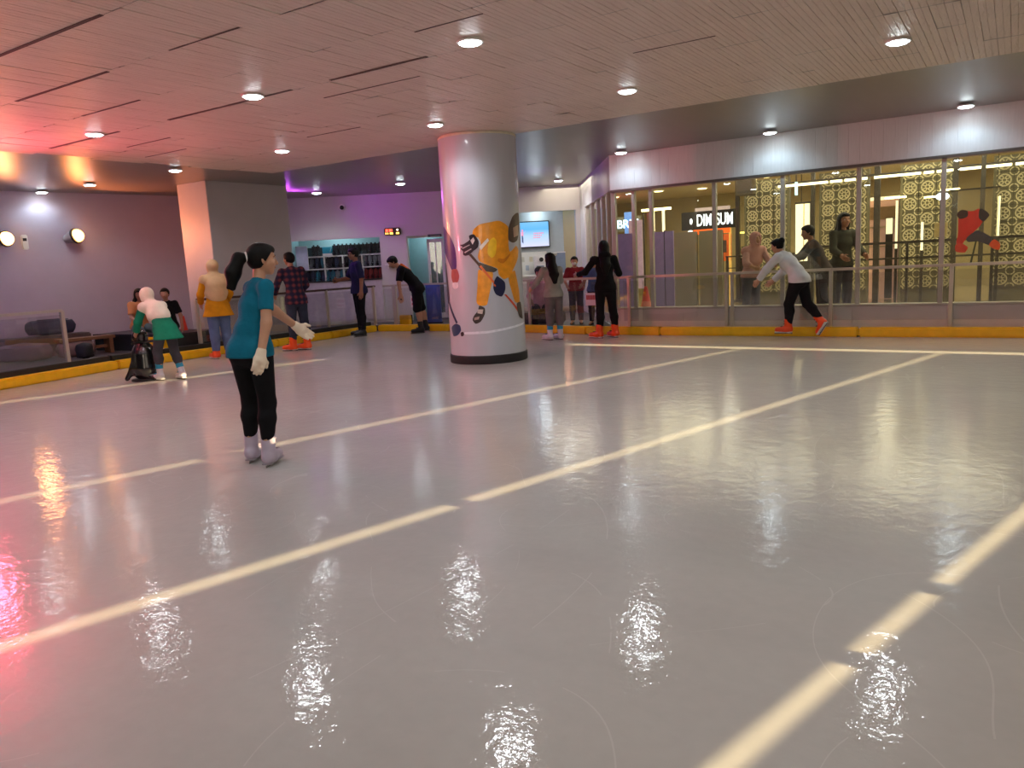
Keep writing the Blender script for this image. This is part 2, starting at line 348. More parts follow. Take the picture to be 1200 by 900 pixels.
# clock board, dome camera, shelf tray, knobs
t = thing('led_board', 'small dark board with glowing red and yellow digits on white wall', 'display', W(2.55, -.035, 2.165), WR)
MB().mm(-.19, .19, -.02, .033, -.085, .085, .02).build('housing', M('led_housing', (48, 30, 28), .4), t)
REDL = M('led_red', (255, 70, 50), .4, emit=4, var=0); YL = M('led_yellow', (255, 200, 90), .4, emit=2.2, var=0); WL_ = M('led_white', (255, 215, 200), .4, emit=3, var=0)
[MB().mm(x, x + wd, -.028, -.02, .0, .055).build('red_digit', REDL, t) for x, wd in ((-.15, .05), (-.075, .05), (-.015, .015))]
[MB().mm(x, x + wd, -.028, -.02, -.06, -.02).build('yellow_digit', YL, t) for x, wd in ((-.16, .025), (-.115, .02), (-.06, .07), (.08, .07))]
MB().ball((.115, -.024, .035), (.022, .008, .022), 10).build('white_dot', WL_, t)
t = thing('dome_camera', 'small black dome camera high on the white back wall', 'camera', W(1.46, -.05, 2.76), WR)
MB().cyl((0, .05, 0), (0, -.01, 0), .065, n=18).build('base', WHITE, t); MB().ball((0, -.03, -.01), .05, 14).build('dome', M('dome_black', (20, 20, 24), .15), t, True)
t = thing('wall_tray', 'small white tray shelf on the wall beside the doorway', 'shelf', W(2.5, -.1, 1.42), WR)
MB().mm(-.16, .16, -.06, .08, 0, .02).build('tray', WHITE, t); [MB().mm(x - .01, x + .01, .0, .08, -.08, 0).build('bracket', WHITE, t) for x in (-.1, .1)]
for s in (2.05, 2.62):
    t = thing('wall_socket', 'small round dark socket low on the wall, ' + ('under the shop counter' if s < 2.3 else 'beside the doorway'), 'socket', W(s, -.012, .86), WR); MB().mm(-.07, .07, 0, .02, -.06, .06).build('plate', KICK, t); MB().cyl((0, -.012, 0), (0, .0, 0), .04, n=14).build('hole', BLACK, t)

# shelving unit with rental skates
SHW = M('shelf_white', (205, 205, 200), .45)
sh = thing('skate_shelf', 'white open shelving unit full of rental skates behind the shop counter', 'shelving', W(0, 0), WR)
for s in (.36, .86, 1.29, 1.74, 2.2): MB().mm(s - .018, s + .018, .5, .85, .92, 1.7).build('upright', SHW, sh)
for z in (1.1, 1.41, 1.7): MB().mm(.34, 2.22, .5, .85, z - .018, z + .012).build('shelf_board', SHW, sh)
MB().mm(.3, 2.22, .845, .865, .92, 1.92).build('back_panel', M('shelf_back_dark', (42, 46, 52), .6), sh)
t = thing('shop_counter', 'dark counter top under the skate shelf opening', 'counter', W(1.22, .1), WR); MB().mm(-1.0, 1.0, -.16, .3, 1.105, 1.13, .004).build('counter_top', M('counter_dark', (38, 36, 40), .3), t); MB().mm(-1.0, 1.0, -.135, -.105, .2, 1.10).build('counter_front', M('counter_front_mauve', (190, 176, 190), .5), t)
t = thing('poster_board', 'pale lilac board standing at the left end of the shelves', 'board', W(.36, .42), WR); MB().mm(-.12, .14, -.01, .01, 1.4, 1.95).build('board', M('pale_lilac', (196, 192, 214), .5), t); MB().mm(-.13, .15, .01, .02, 1.39, 1.96).build('backing', SHW, t)
def boot_mesh():
    m = MB(); m.mm(-.045, .045, -.06, .05, .07, .26, .03); m.mm(-.045, .045, -.06, .17, .035, .12, .035); m.mm(-.006, .006, -.08, .18, 0, .03); m.mm(-.03, .03, -.05, .14, .025, .045)
    me = bpy.data.meshes.new('rental_skate'); m.bm.to_mesh(me); m.bm.free(); return me
BMS = {}
for nm, c in (('black', (24, 25, 30)), ('navy', (34, 50, 78)), ('teal', (36, 108, 128)), ('grey', (120, 126, 130)), ('red', (128, 34, 36))):
    me = boot_mesh(); me.name = 'rental_skate_' + nm; me.materials.append(M('skate_' + nm, c, .4)); BMS[nm] = me
CNT = {}
def rental(s, z, nm, row):
    CNT[(nm, row)] = CNT.get((nm, row), -1) + 1
    o = bpy.data.objects.new('rental_skate', BMS[nm]); COL.objects.link(o); o.location = W(s, .62, z); o.rotation_euler.z = WR + PI + random.uniform(-.15, .15)
    tag(o, '%s %s rental skate from the left on the %s of the shelving unit' % (ORD[CNT[(nm, row)]], nm, row), 'skate', nm + ' rental skates on the ' + row)
for k in range(17):
    s = .62 + k * .096
    if not .80 < s < 1.10: rental(s, 1.714, 'black', 'topmost board')
for row, z, cols in (('upper cubby row', 1.424, 'navy grey navy teal|black black navy black|black navy black black|grey grey grey grey'), ('lower cubby row', 1.114, 'navy navy teal navy|teal teal grey teal|black navy black navy|red red red red')):
    for c, (a, part) in enumerate(zip((.36, .86, 1.29, 1.74), cols.split('|'))):
        wd = (.86, 1.29, 1.74, 2.2)[c] - a
        for k, nm in enumerate(part.split()): rental(a + wd * (k + .5) / 4, z, nm, row)
t = thing('teal_carton', 'teal and white carton standing among black skates on the top board', 'box', W(.95, .56, 1.714), WR)
MB().mm(-.115, .115, -.05, .1, 0, .2, .004).build('carton', M('carton_teal', (40, 150, 178), .5), t); MB().mm(-.116, .116, -.052, .102, .0, .05).build('lower_band', WHITE, t); MB().bar((.06, -.053, .08), (.1, -.053, .18), .03, .004).build('white_stripe', WHITE, t)

# ------------------------------------------------------------------ right wall: fascia, kick wall, windows
FZ0, FZ1, FY = 2.44, 3.012, 12.17
wr = struct(MB().mm(-5.8, 8, FY + .02, FY + .16, FZ0, FZ1).build('wall_right', FASC))
pm_ = MB().mm(-.0745, .0745, 0, .02, FZ0 - .005, FZ1, .002); fme = bpy.data.meshes.new('fascia_plank'); pm_.bm.to_mesh(fme); pm_.bm.free(); fme.materials.append(FASC)
def planks(n, A, ang, parent, step=.15):
    for k in range(n):
        o = bpy.data.objects.new('fascia_plank', fme); COL.objects.link(o); o.parent = parent
        o.location = (A[0] + math.cos(ang) * step * (k + .5), A[1] + math.sin(ang) * step * (k + .5), 0); o.rotation_euler.z = ang
planks(44, (-5.8, FY), 0, wr)
struct(MB().mm(-5.8, 8, FY - .015, FY + .1, FZ0 - .04, FZ0 - .004).build('trim_1', M('dark_trim', (92, 84, 78), .4)))
# return fascia towards the booth
RA, RB = Vector((-5.8, 12.17)), Vector((-8.45, 16.1)); rd = (RB - RA); rang = math.atan2(rd.y, rd.x)
wr2 = struct(along('wall_return', RB, RA, FZ0, FZ1, .12, FASC)); wr2.location += Vector((0, 0, 0))
n_ = int(rd.length / .15)
pr = struct(bpy.data.objects.new('trim_2', None)); COL.objects.link(pr)
planks(n_, (RB.x, RB.y), rang + PI, pr)
# kick wall below the windows
kw = struct(MB().mm(-5.85, 8, FY - .02, FY + .2, 0, .42).build('baseboard_right', KICK))
for k in range(9):
    x0 = -5.8 + 1.28 * k; MB().mm(x0 + .004, x0 + 1.276, FY - .032, FY - .02, .16, .40, .003).build('kick_panel', KICK, kw)
MB().mm(-5.85, 8, FY - .05, FY + .2, .42, .452, .004).build('sill', MULL, kw)
win = struct(bpy.data.objects.new('window_1', None)); COL.objects.link(win)
mx_ = [-5.76, -5.40, -5.09, -4.02, -2.97, -1.91, -.85, .2, 1.3, 2.4, 3.5, 4.6, 5.7, 7]
for k, x in enumerate(mx_): MB().mm(x - .03, x + .03, FY + .02, FY + .1, .45, FZ0, .004).build('mullion', MULL, win)
for a, b in zip(mx_, mx_[1:]): MB().mm(a + .03, b - .03, FY + .055, FY + .065, .45, FZ0).build('pane', GLW, win)
MB().mm(-5.8, 7, FY + .02, FY + .1, FZ0 - .05, FZ0 - .0).build('head_rail', MULL, win)
win2 = struct(bpy.data.objects.new('window_2', None)); COL.objects.link(win2); win2.location = (RA.x, RA.y, 0); win2.rotation_euler.z = rang
ms = [.06, .62, 1.28, 2.0, 2.9, 3.8]
for x in ms: MB().mm(x - .045, x + .045, -.1, -.02, .12, FZ0, .004).build('mullion', MULL, win2)
for a, b in zip(ms, ms[1:]): MB().mm(a + .045, b - .045, -.065, -.055, .3, FZ0).build('pane', GLW, win2)
MB().mm(0, 4.6, -.1, -.02, .12, .3).build('sill_rail', KICK, win2)
MB().mm(3.9, 4.72, -.12, -.0, .12, FZ0).build('end_panel', FASC, win2)

# ------------------------------------------------------------------ window wall (outside the picture): slits let the low sun through
wx = 3.5; WANG = math.atan2(1, .266); WO = Vector((wx - .266 * 6, -6, 0))
def wl_(y): return (y + 6) * math.hypot(1, .266)
zs = [(3.5 - c) / 1.0133 * TANE for c in (-1.04, -3.40, -5.83, -11.06)]
hh = [.024, .028, .028, .042]
ww = struct(bpy.data.objects.new('wall_window', None)); COL.objects.link(ww); ww.location = WO; ww.rotation_euler.z = WANG
PW = M('window_blind', (96, 88, 74), .7)
y1 = wl_(9.86); y2 = wl_(10.08); ye = wl_(12.6)
edges = [0] + [v for z, h in zip(zs, hh) for v in (z - h / 2, z + h / 2)] + [5.6]
for a, b in zip(edges[0::2], edges[1::2]): MB().mm(0, y1, -.02, .02, a, b).build('blind_panel', PW, ww)
MB().mm(y2, ye, -.02, .02, 0, 5.6).build('blind_panel', PW, ww)
MB().mm(y1 - .01, y2 + .01, -.02, .02, 0, .9).build('blind_panel', PW, ww); MB().mm(y1 - .01, y2 + .01, -.02, .02, 3.3, 5.6).build('blind_panel', PW, ww)
for yy, z0, z1, wd in ((2.92, 0, 5.6, .12), (2.24, 0, 1.6, .10), (-2, 0, 5.6, .12)): MB().mm(wl_(yy) - wd / 2, wl_(yy) + wd / 2, .02, .06, z0, z1).build('post', STEEL, ww)  # the short one is only a blocker that breaks the nearest sun stripe
# added panel stops the far slit so no sun band falls on the printed column
MB().mm(wl_(7.55), y1, .02, .05, zs[3] - .1, zs[3] + .1).build('blind_panel', PW, ww)
struct(MB().poly([(-18, -6.2), (7.5, -6.2), (7.5, 12.6), (-18, 12.6)], .1, 5.6).build('ceiling.001', W_BACK))
struct(MB().poly([(CE - .266 * 6.2, -6.2), (CE - .266 * 6.2 + .06, -6.2), (CE + .266 * 12.2 + .06, 12.2), (CE + .266 * 12.2, 12.2)], 2.4, 3.2).build('wall_drop', W_BACK))
struct(MB().mm(1.5, 8, FY + .02, FY + .16, 3.0, 5.6).build('wall_upper', W_BACK))

# ------------------------------------------------------------------ yellow kick pads round the ice
CURB = [(-9.9, -4), (-10.55, 1.4), (-11.15, 4.5), (-11.62, 6.6), (-11.55, 8.6), (-11.47, 9.6), (-11.5, 11.0), (-11.55, 12.38), (-9.7, 12.52), (-7.92, 12.34), (-6.3, 12.04), (-4.88, 11.95), (-1.84, 11.9), (1.2, 11.9), (4.2, 11.9)]
kp = thing('kick_pads', 'bright yellow padded kick board running around the edge of the ice', 'kick board')
for a, b in zip(CURB, CURB[1:]):
    a = Vector(a); b = Vector(b); d = (b - a).normalized(); n = Vector((-d.y, d.x))
    L = (b - a).length
    MB().mm(.003, L - .003, 0, .17, 0, .135, .02).build('pad', YEL, kp, True, loc=(a.x, a.y, 0), rotz=math.atan2(d.y, d.x))
bb = MB()
for a, b in zip(CURB[:8], CURB[1:8]):
    a = Vector((*a, 0)); b = Vector((*b, 0)); d = (b - a).normalized(); n = Vector((-d.y, d.x, 0)); bb.bar(a + n * .24 + Vector((0, 0, .12)), b + n * .24 + Vector((0, 0, .12)), .14, .18)
bb.build('dark_kerb', BLACK, kp)

# ------------------------------------------------------------------ glass fences
def fence(name, label, pts, posts, railm, z1=.99, panels=True, midrail=False):
    f = thing(name, label, 'fence')
    for a, b in zip(pts, pts[1:]):
        MB().bar((*a, z1 - .02), (*b, z1 - .02), .05, .04, .008).build('top_rail', railm, f)
        if panels:
            a2 = Vector((*a, .57)); b2 = Vector((*b, .57)); d = (b2 - a2).normalized() * .04
            MB().bar(a2 + d, b2 - d, .012, .68).build('glass_panel', GLF, f)
    for p in posts:
        wd = p[2] if len(p) > 2 else .05
        MB().box((p[0], p[1], .08 + (z1 - .1) / 2 ), (wd, .05, z1 - .1), None, .006).build('post', STEEL, f)
    return f
fence('glass_fence', 'steel railed glass fence with open end at left side of rink', [(-10.3, -2), (-10.9, 2.6), (-11.4, 4.6), (-11.72, 5.9)], [(-10.9, 2.6), (-11.72, 5.9, .07)], STEEL)
fence('glass_fence', 'dark railed fence run from bench end past square pillar to back corner', [(-11.87, 8.25), (-11.76, 9.6), (-11.78, 11.2), (-11.75, 12.62)], [(-11.87, 8.25, .07), (-11.78, 11.2), (-11.75, 12.55, .06)], RAILB)
fence('glass_fence', 'glass fence between staff corner and printed column with gate at doorway', [(-11.5, 12.6), (-10.6, 12.7), (-9.6, 12.7), (-7.75, 12.55), (-6.3, 12.24), (-5.62, 12.13)], [(-11.2, 12.62, .11), (-10.6, 12.7), (-9.6, 12.7), (-7.75, 12.55)], STEEL)
fence('glass_fence', 'long glass fence with bright steel rail in front of the mall windows', [(-5.62, 12.11), (-5.27, 12.1), (-3.72, 12.09), (-2.25, 12.09), (-.71, 12.09), (.82, 12.09), (2.4, 12.09)], [(-5.48, 12.105), (-3.80, 12.09), (-3.71, 12.09), (-2.25, 12.09), (-.71, 12.09), (.82, 12.09)], STEEL)
# signs hanging on the fence
def sign(loc, rot, label, wd, h, rows):
    t = thing('fence_sign', label, 'sign', loc, rot)
    MB().mm(-wd / 2, wd / 2, -.006, .006, 0, h, .002).build('board', M('sign_pale_pink', (236, 214, 212), .5), t)
    m = MB()
    for r, (z, hgt, n) in enumerate(rows):
        for k in range(n):
            x = -wd * .42 + wd * .84 * (k + .1) / n; m.mm(x, x + wd * .84 * .78 / n, -.009, -.006, z, z + hgt)
    m.build('red_lettering', M('sign_red', (190, 58, 62), .5), t)
sign((-6.22, 12.16, .50), -.15, 'white sign with red lettering on fence beside girl in black', .26, .22, [(.10, .08, 6)])
sign((-10.62, 12.62, .50), .0, 'white sign with small red print on fence near bent over boy', .26, .24, [(.13, .06, 4), (.05, .03, 6)])
t = thing('blue_banner', 'blue banner panel leaning behind the fence at the doorway', 'banner', (-10.4, 12.95, .13), .2)
MB().mm(-.17, .17, -.01, .01, 0, .82).build('banner', M('banner_blue', (62, 84, 160), .5, var=.2), t); MB().mm(-.18, .18, -.03, .03, -.01, .02).build('foot', BLACK, t)
t = thing('yellow_block', 'yellow padded block standing behind the fence corner by the staff', 'block', (-11.05, 12.75, .12)); MB().mm(-.14, .14, -.05, .05, 0, .2, .015).build('pad', YEL, t); MB().mm(-.14, .14, .05, .07, 0, .2).build('backing', BLACK, t)

# ------------------------------------------------------------------ downlights
LENS = M('downlight_lens', (235, 250, 255), .4, var=0, emit=28)
def downlight(x, y, where, e=26, col=(.86, .95, 1)):
    t = thing('ceiling_light', 'round white downlight ' + where, 'ceiling light', (x, y, 2.985), group=None)
    MB().lathe([(.085, .012), (.105, .0), (.105, -.012), (.088, -.014), (.088, .012)], n=24).build('trim_ring', WHITE, t, True)
    MB().cyl((0, 0, -.004), (0, 0, -.024), .086, .07, n=24).build('lens', LENS, t)
    s = spot('downlight_beam', (0, 0, -.045), (0, 0, -2), e, col, 150, .5, .075); s.parent = t
DL = [(-3.54, 5.06, 'above the middle of the ice, ahead of the printed column'), (-6.06, 5.06, 'above the girl in the teal shirt'), (-8.72, 5.02, 'in the reddish ceiling beside a dark joint'),
      (-5.85, 7.54, 'just in front of the top of the printed column'), (-3.39, 7.59, 'second to the right of the printed column in its row'), (-.9, 7.58, 'near the upper right corner of the picture'),
      (-8.43, 7.44, 'in the rosy ceiling ahead of the square pillar'), (-10.83, 7.43, 'touching the top corner of the square pillar'), (-13.07, 7.33, 'in the orange glow left of the square pillar'), (-14.45, 7.23, 'washing the left wall above the sensor'),
      (-12.35, 11.73, 'inside the purple glow behind the square pillar'), (-10.27, 11.99, 'in front of the back wall left of the printed column'), (-8.15, 14.6, 'over the ticket booth'),
      (-5.41, 11.8, 'washing the left end of the white fascia'), (-3.05, 11.8, 'washing the middle of the white fascia'), (-.6, 11.8, 'washing the right part of the white fascia')]
for x, y, s in DL: downlight(x, y, s, 12 if y > 11.7 and x > -6 else 14 if x < -14 else 30, (.55, .82, 1) if (y > 11.7 and x > -6) or x < -14 else (.92, .96, 1))
ORD = 'first second third fourth fifth sixth seventh eighth ninth tenth eleventh twelfth thirteenth fourteenth fifteenth sixteenth seventeenth'.split()
for k_, (x, y) in enumerate(((-1.1, 5.05), (-3.6, 2.55), (-6.1, 2.55), (-8.7, 2.55), (-1.15, 2.6), (-3.6, .1), (-6.1, .1), (-8.6, .1), (-11.2, 5.0), (1.7, 11.6), (1.5, 7.6))): downlight(x, y, 'outside the picture, %s of those around the camera' % ORD[k_], 30)

# ------------------------------------------------------------------ coloured stage lamps
def flood(loc, tgt, label, col, rgb, e, size=.13, em=7, deg=120, hang=False):
    d = (Vector(tgt) - Vector(loc)).normalized()
    t = thing('flood_lamp', label, 'lamp', loc)
    MB().cyl(-d * .22, -d * .02, size * .55, size, n=20).build('housing', M('flood_grey', (150, 140, 138), .4), t, True)
    MB().cyl(-d * .02, d * .02, size * 1.06, size * 1.06, n=24).build('bezel', BLACK, t)
    MB().ball(d * .02, size * .9, 16).build('lens', M('flood_lens_%d_%d_%d' % rgb, rgb, .4, var=0, emit=em), t, True)
    b = MB()
    if hang: b.bar(-d * .12, Vector((-d.x * .12, -d.y * .12, 2.985 - loc[2])), .03, .03); b.box((-d.x * .12, -d.y * .12, 2.98 - loc[2]), (.1, .1, .02))
    else: b.bar(-d * .22, -d * .22 - Vector((.06, -.01, .02)), .05, .05); b.box(-d * .22 - Vector((.06, -.01, .02)), (.04, .12, .14))
    b.build('bracket', BLACK, t)
    s = spot('flood_beam', d * (size + .05), d * 3, e, col, deg, .8, size * .9); s.parent = t; return t
flood((-14.44, 7.72, 2.22), (-11.2, 9.2, 3.0), 'glowing warm flood lamp on a dark bracket on the left wall', (1, .26, .08), (255, 176, 90), 170)
flood((-14.62, 6.60, 2.18), (-11.5, 7.8, 2.65), 'glowing warm flood lamp on left wall, cut by picture edge', (1, .33, .12), (255, 190, 110), 70)
flood((-11.05, 4.1, 2.45), (-8.4, 4.5, 3.25), 'red stage lamp above the left fence', (1, .06, .13), (255, 50, 60), 130, .2, em=9, deg=170, hang=True)
flood((-12.80, 11.03, 2.80), (-10.8, 12.2, 3.0), 'purple stage lamp behind the square pillar', (.62, .10, 1), (190, 60, 255), 90, deg=150, hang=True)
flood((-7.92, 12.36, 2.75), (-6.6, 14.4, 2.75), 'purple stage lamp behind the printed column', (.45, .12, 1), (150, 70, 255), 16, .08, hang=True)
flood((-13.2, 3.0, 2.5), (-14.2, 9.8, 1.2), 'lilac stage lamp over the left bench', (.5, .4, 1), (170, 150, 255), 80, hang=True)
flood((-10.7, 3.1, 1.7), (-8.0, 4.5, 3.0), 'added pink lamp for the ceiling glow, hung low beyond the left fence end', (1, .14, .22), (255, 70, 100), 420, deg=120, hang=True)  # extra unseen lamp, added only to turn the left ceiling pink
t = thing('wall_sensor', 'small pale grey sensor box on the left wall between the flood lamps', 'sensor', (-14.80, 6.98, 2.13), math.radians(80.7)); MB().mm(-.055, .055, -.06, .02, -.13, .13, .015).build('housing', WHITE, t); MB().mm(-.03, .03, -.066, -.06, .02, .07).build('window', BLACK, t)

# ------------------------------------------------------------------ printed round column
CX, CY, CR = -6.085, 8.72, .52
colm = thing('printed_column', 'round white column with a printed yellow hockey player standing on the ice', 'column', (CX, CY, 0))
COLM = M('column_print_white', (184, 187, 196), .34, var=.05, scale=2, bump=.15, bscale=3, coat=.35, stretch=(2, 2, .7))
def colwash():
    nt = COLM.node_tree; return nt
MB().lathe([(CR, .11), (CR, 2.96)], n=72).build('wrap', COLM, colm, True)
MB().lathe([(CR + .012, 0), (CR + .018, .01), (CR + .018, .105), (CR + .004, .115)], n=72).build('base_band', BLACK, colm, True)
MB().lathe([(CR + .006, 2.955), (CR + .006, 2.975), (CR - .01, 2.975), (CR - .01, 3.0)], n=72).build('top_ring', M('ring_yellowish', (214, 206, 182), .4), colm, True)
PR = dict(
 line=((226, 228, 236), [(270.1, 0.435), (307.0, 0.445), (342.6, 0.479), (379.9, 0.509), (379.3, 0.485), (342.4, 0.449), (306.8, 0.413), (269.8, 0.404)], 1),
 leg_right=((226, 148, 34), [(341.7, 1.121), (354.9, 1.215), (359.5, 1.113), (364.2, 0.95), (364.6, 0.787), (352.8, 0.795), (347.4, 0.919)], 2),
 leg_left=((238, 160, 42), [(296.5, 1.242), (305.3, 1.218), (317.1, 1.202), (315.7, 1.095), (309.8, 0.901), (305.8, 0.784), (296.1, 0.779), (291.0, 0.831), (293.8, 1.027)], 2),
 jersey=((234, 152, 30), [(292.8, 1.757), (301.7, 1.82), (315.7, 1.843), (331.5, 1.858), (345.4, 1.788), (347.5, 1.69), (345.1, 1.573), (347.2, 1.455), (361.9, 1.532), (369.4, 1.471), (364.3, 1.352), (353.3, 1.235), (344.7, 1.139), (333.8, 1.105), (325.8, 1.168), (324.0, 1.248), (312.2, 1.292), (299.8, 1.347), (297.0, 1.417), (302.3, 1.569), (298.6, 1.658), (291.2, 1.681)], 3),
 jersey_fold=((250, 196, 40), [(314.1, 1.602), (321.0, 1.648), (325.1, 1.598), (323.0, 1.444), (317.1, 1.388), (311.0, 1.449)], 4),
 sleeve_fold=((206, 118, 20), [(325.5, 1.34), (334, 1.31), (346, 1.40), (347.5, 1.44), (336, 1.37), (327, 1.38)], 4),
 white_band=((232, 222, 206), [(300.0, 1.541), (312.3, 1.642), (314.2, 1.612), (301.8, 1.492)], 5),
 belt=((74, 64, 58), [(296.5, 1.339), (312.2, 1.292), (324.0, 1.238), (318.2, 1.202), (300.2, 1.24)], 4),
 cuff=((40, 34, 44), [(285.7, 1.684), (293.5, 1.699), (299.3, 1.609), (297.8, 1.533), (291.0, 1.497), (288.4, 1.596)], 4),
 glove_left=((58, 50, 56), [(270.3, 1.576), (276, 1.582), (284.1, 1.617), (288.7, 1.644), (295.9, 1.572), (292.1, 1.497), (283.9, 1.443), (278.5, 1.433), (274.8, 1.45), (275.2, 1.49), (271.2, 1.527), (275, 1.548)], 5),
 glove_stripe=((196, 190, 190), [(274, 1.535), (286, 1.575), (286.5, 1.565), (274.5, 1.522)], 6),
 glove_stripe_two=((196, 190, 190), [(277, 1.48), (288, 1.525), (288.6, 1.512), (278, 1.466)], 6),
 cuff_white=((222, 214, 214), [(287.5, 1.625), (292.1, 1.661), (294.1, 1.622), (290.4, 1.571)], 6),
 stick_upper=((92, 72, 62), [(283.9, 1.443), (287.4, 1.457), (301, 1.30), (298, 1.285)], 5),
 stick_orange=((232, 112, 52), [(298, 1.285), (301, 1.30), (318.5, 1.084), (317.2, 1.055)], 5),
 stick_lower=((206, 72, 40), [(332.4, 0.908), (336.2, 0.905), (372.9, 0.577), (366.9, 0.571)], 3),
 glove_right=((26, 32, 66), [(318.6, 1.093), (323, 1.15), (326.7, 1.128), (334.7, 1.065), (334.8, 0.966), (328.6, 0.88), (319.7, 0.915), (316.4, 0.996)], 5),
 glove_mark=((214, 96, 52), [(316.8, 1.06), (320.5, 1.035), (320.0, 1.01), (316.5, 1.035)], 6),
 hair=((92, 76, 68), [(355.9, 1.905), (366.9, 1.957), (378.5, 1.952), (375.9, 1.752), (367.5, 1.611), (354.6, 1.572), (345.4, 1.612), (346.7, 1.768)], 4),
 face=((168, 128, 112), [(356.4, 1.768), (373.4, 1.811), (371.1, 1.671), (357.0, 1.641)], 5),
 skate_left=((60, 52, 50), [(295.0, 0.779), (302.4, 0.746), (302.3, 0.667), (295.9, 0.57), (287.9, 0.543), (283.7, 0.594), (286.4, 0.653), (292.4, 0.711)], 4),
 skate_lace=((206, 198, 190), [(292.5, 0.731), (300.5, 0.727), (298.7, 0.669), (291.5, 0.681)], 5),
 skate_toe=((170, 150, 140), [(286.5, .625), (294.5, .64), (293, .60), (286.2, .59)], 5),
 skate_right=((70, 62, 58), [(356.2, 0.772), (367.1, 0.786), (371.0, 0.66), (372.6, 0.556), (362.3, 0.585), (357.1, 0.67)], 4),
 second_arm=((66, 48, 118), [(226.2, 1.84), (243.5, 1.758), (252.9, 1.674), (260.0, 1.552), (261.8, 1.414), (260.4, 1.276), (249.6, 1.259), (239.6, 1.382), (230.6, 1.464), (217.8, 1.528)], 2),
 second_leg=((60, 56, 66), [(217.8, 1.345), (230.0, 1.323), (234.8, 0.998), (234.7, 0.835), (221.6, 0.81), (217.9, 0.996)], 2),
 second_hand=((164, 88, 82), [(249.6, 1.259), (261.8, 1.266), (265.4, 1.175), (261.7, 1.097), (251.4, 1.089), (247.5, 1.16)], 3),
 second_cuff=((226, 220, 224), [(249.4, 1.089), (261.7, 1.093), (261.7, 1.027), (254.2, 1.008), (248.8, 1.039)], 3),
 second_stick=((40, 52, 84), [(228.1, 0.833), (235.4, 0.835), (256.3, 0.565), (252.5, 0.544)], 3),
 stick_blade=((34, 58, 96), [(237.4, 0.487), (250.5, 0.543), (260.8, 0.525), (262.3, 0.454), (254.4, 0.391), (242.3, 0.376)], 4),
 puck=((30, 28, 32), [(261.4, 0.424), (266.0, 0.439), (268.0, 0.414), (266.3, 0.384), (261.9, 0.381)], 4))
def smooth_poly(p, n=3):                       # rounds the corners of a printed outline
    o = []; N = len(p)
    for i in range(N):
        a, b, c, d = p[i - 1], p[i], p[(i + 1) % N], p[(i + 2) % N]
        for k in range(n):
            t_ = k / n; h0 = 2 * t_ ** 3 - 3 * t_ ** 2 + 1; h1 = t_ ** 3 - 2 * t_ ** 2 + t_; h2 = 1 - h0; h3 = t_ ** 3 - t_ ** 2
            o.append(tuple(h0 * b[j] + h1 * .35 * (c[j] - a[j]) + h2 * c[j] + h3 * .35 * (d[j] - b[j]) for j in (0, 1)))
    return o
def decal(name, rgb, pts, layer, parent, warp, cut=5.0, cut0=200, cut1=400):
    if len(pts) > 4: pts = smooth_poly(pts)
    b = bmesh.new(); vs = [b.verts.new((p[0] / 100, p[1], 0)) for p in pts]
    ed = [b.edges.new((vs[i], vs[(i + 1) % len(vs)])) for i in range(len(vs))]
    bmesh.ops.triangle_fill(b, use_beauty=True, use_dissolve=False, edges=ed)
    a = cut0
    while cut and a < cut1:
        bmesh.ops.bisect_plane(b, geom=list(b.verts) + list(b.edges) + list(b.faces), plane_co=(a / 100, 0, 0), plane_no=(1, 0, 0)); a += cut
    for v in b.verts: v.co = warp(v.co.x * 100, v.co.y, layer)
    bmesh.ops.recalc_face_normals(b, faces=b.faces)
    me = bpy.data.meshes.new(name); b.to_mesh(me); b.free()
    return link(name, me, M('print_' + name, rgb, .32, var=.12, scale=14, coat=.3), parent)
def colwarp(th, z, ly):
    r = CR + .0012 * ly; a = math.radians(th); return Vector((r * math.cos(a), r * math.sin(a), z))
for k, (rgb, pts, ly) in PR.items(): decal('print_' + k, rgb, pts, ly, colm, colwarp)

# ------------------------------------------------------------------ mall beyond the windows
struct(along('wall_mall', (8, 22.8), (-14, 22.8), 0, 3.3, .1, MWALL)); struct(along('wall_mall_side', (7.3, 12.3), (7.3, 22.8), 0, 3.3, -.1, MWALL)); struct(along('wall_mall_end', (-13.8, 22.8), (-13.8, 17.9), 0, 3.3, -.1, M('mall_wall_amber', (176, 138, 74), .5)))
struct(MB().poly([(-5.75, 12.33), (8, 12.33), (8, 23), (-14, 23), (-14, 18.6), (-8.4, 16.2)], .1, 2.98).build('ceiling.002', M('mall_ceiling', (206, 194, 156), .5, var=.02)))
struct(along('wall_mall_return', (-8.5, 16.25), (-14.2, 18.0), 0, 3.1, .05, MWALL))
for k, (x, y, e) in enumerate(((-7.6, 15.6, 16), (-4.4, 14.6, 20), (-1.2, 14.4, 26), (2.2, 14.6, 22), (-6.5, 19.2, 22), (-2, 19.5, 26), (2.5, 19.4, 18))):
    d = bpy.data.lights.new('mall_lamp', 'AREA'); d.shape = 'DISK'; d.size = 3.0; d.energy = e * 2.9; d.color = (1, .90, .66)
    o = bpy.data.objects.new('mall_lamp', d); COL.objects.link(o); o.location = (x, y, 2.95)
WARM = M('warm_lens', (255, 236, 170), .4, var=0, emit=6)
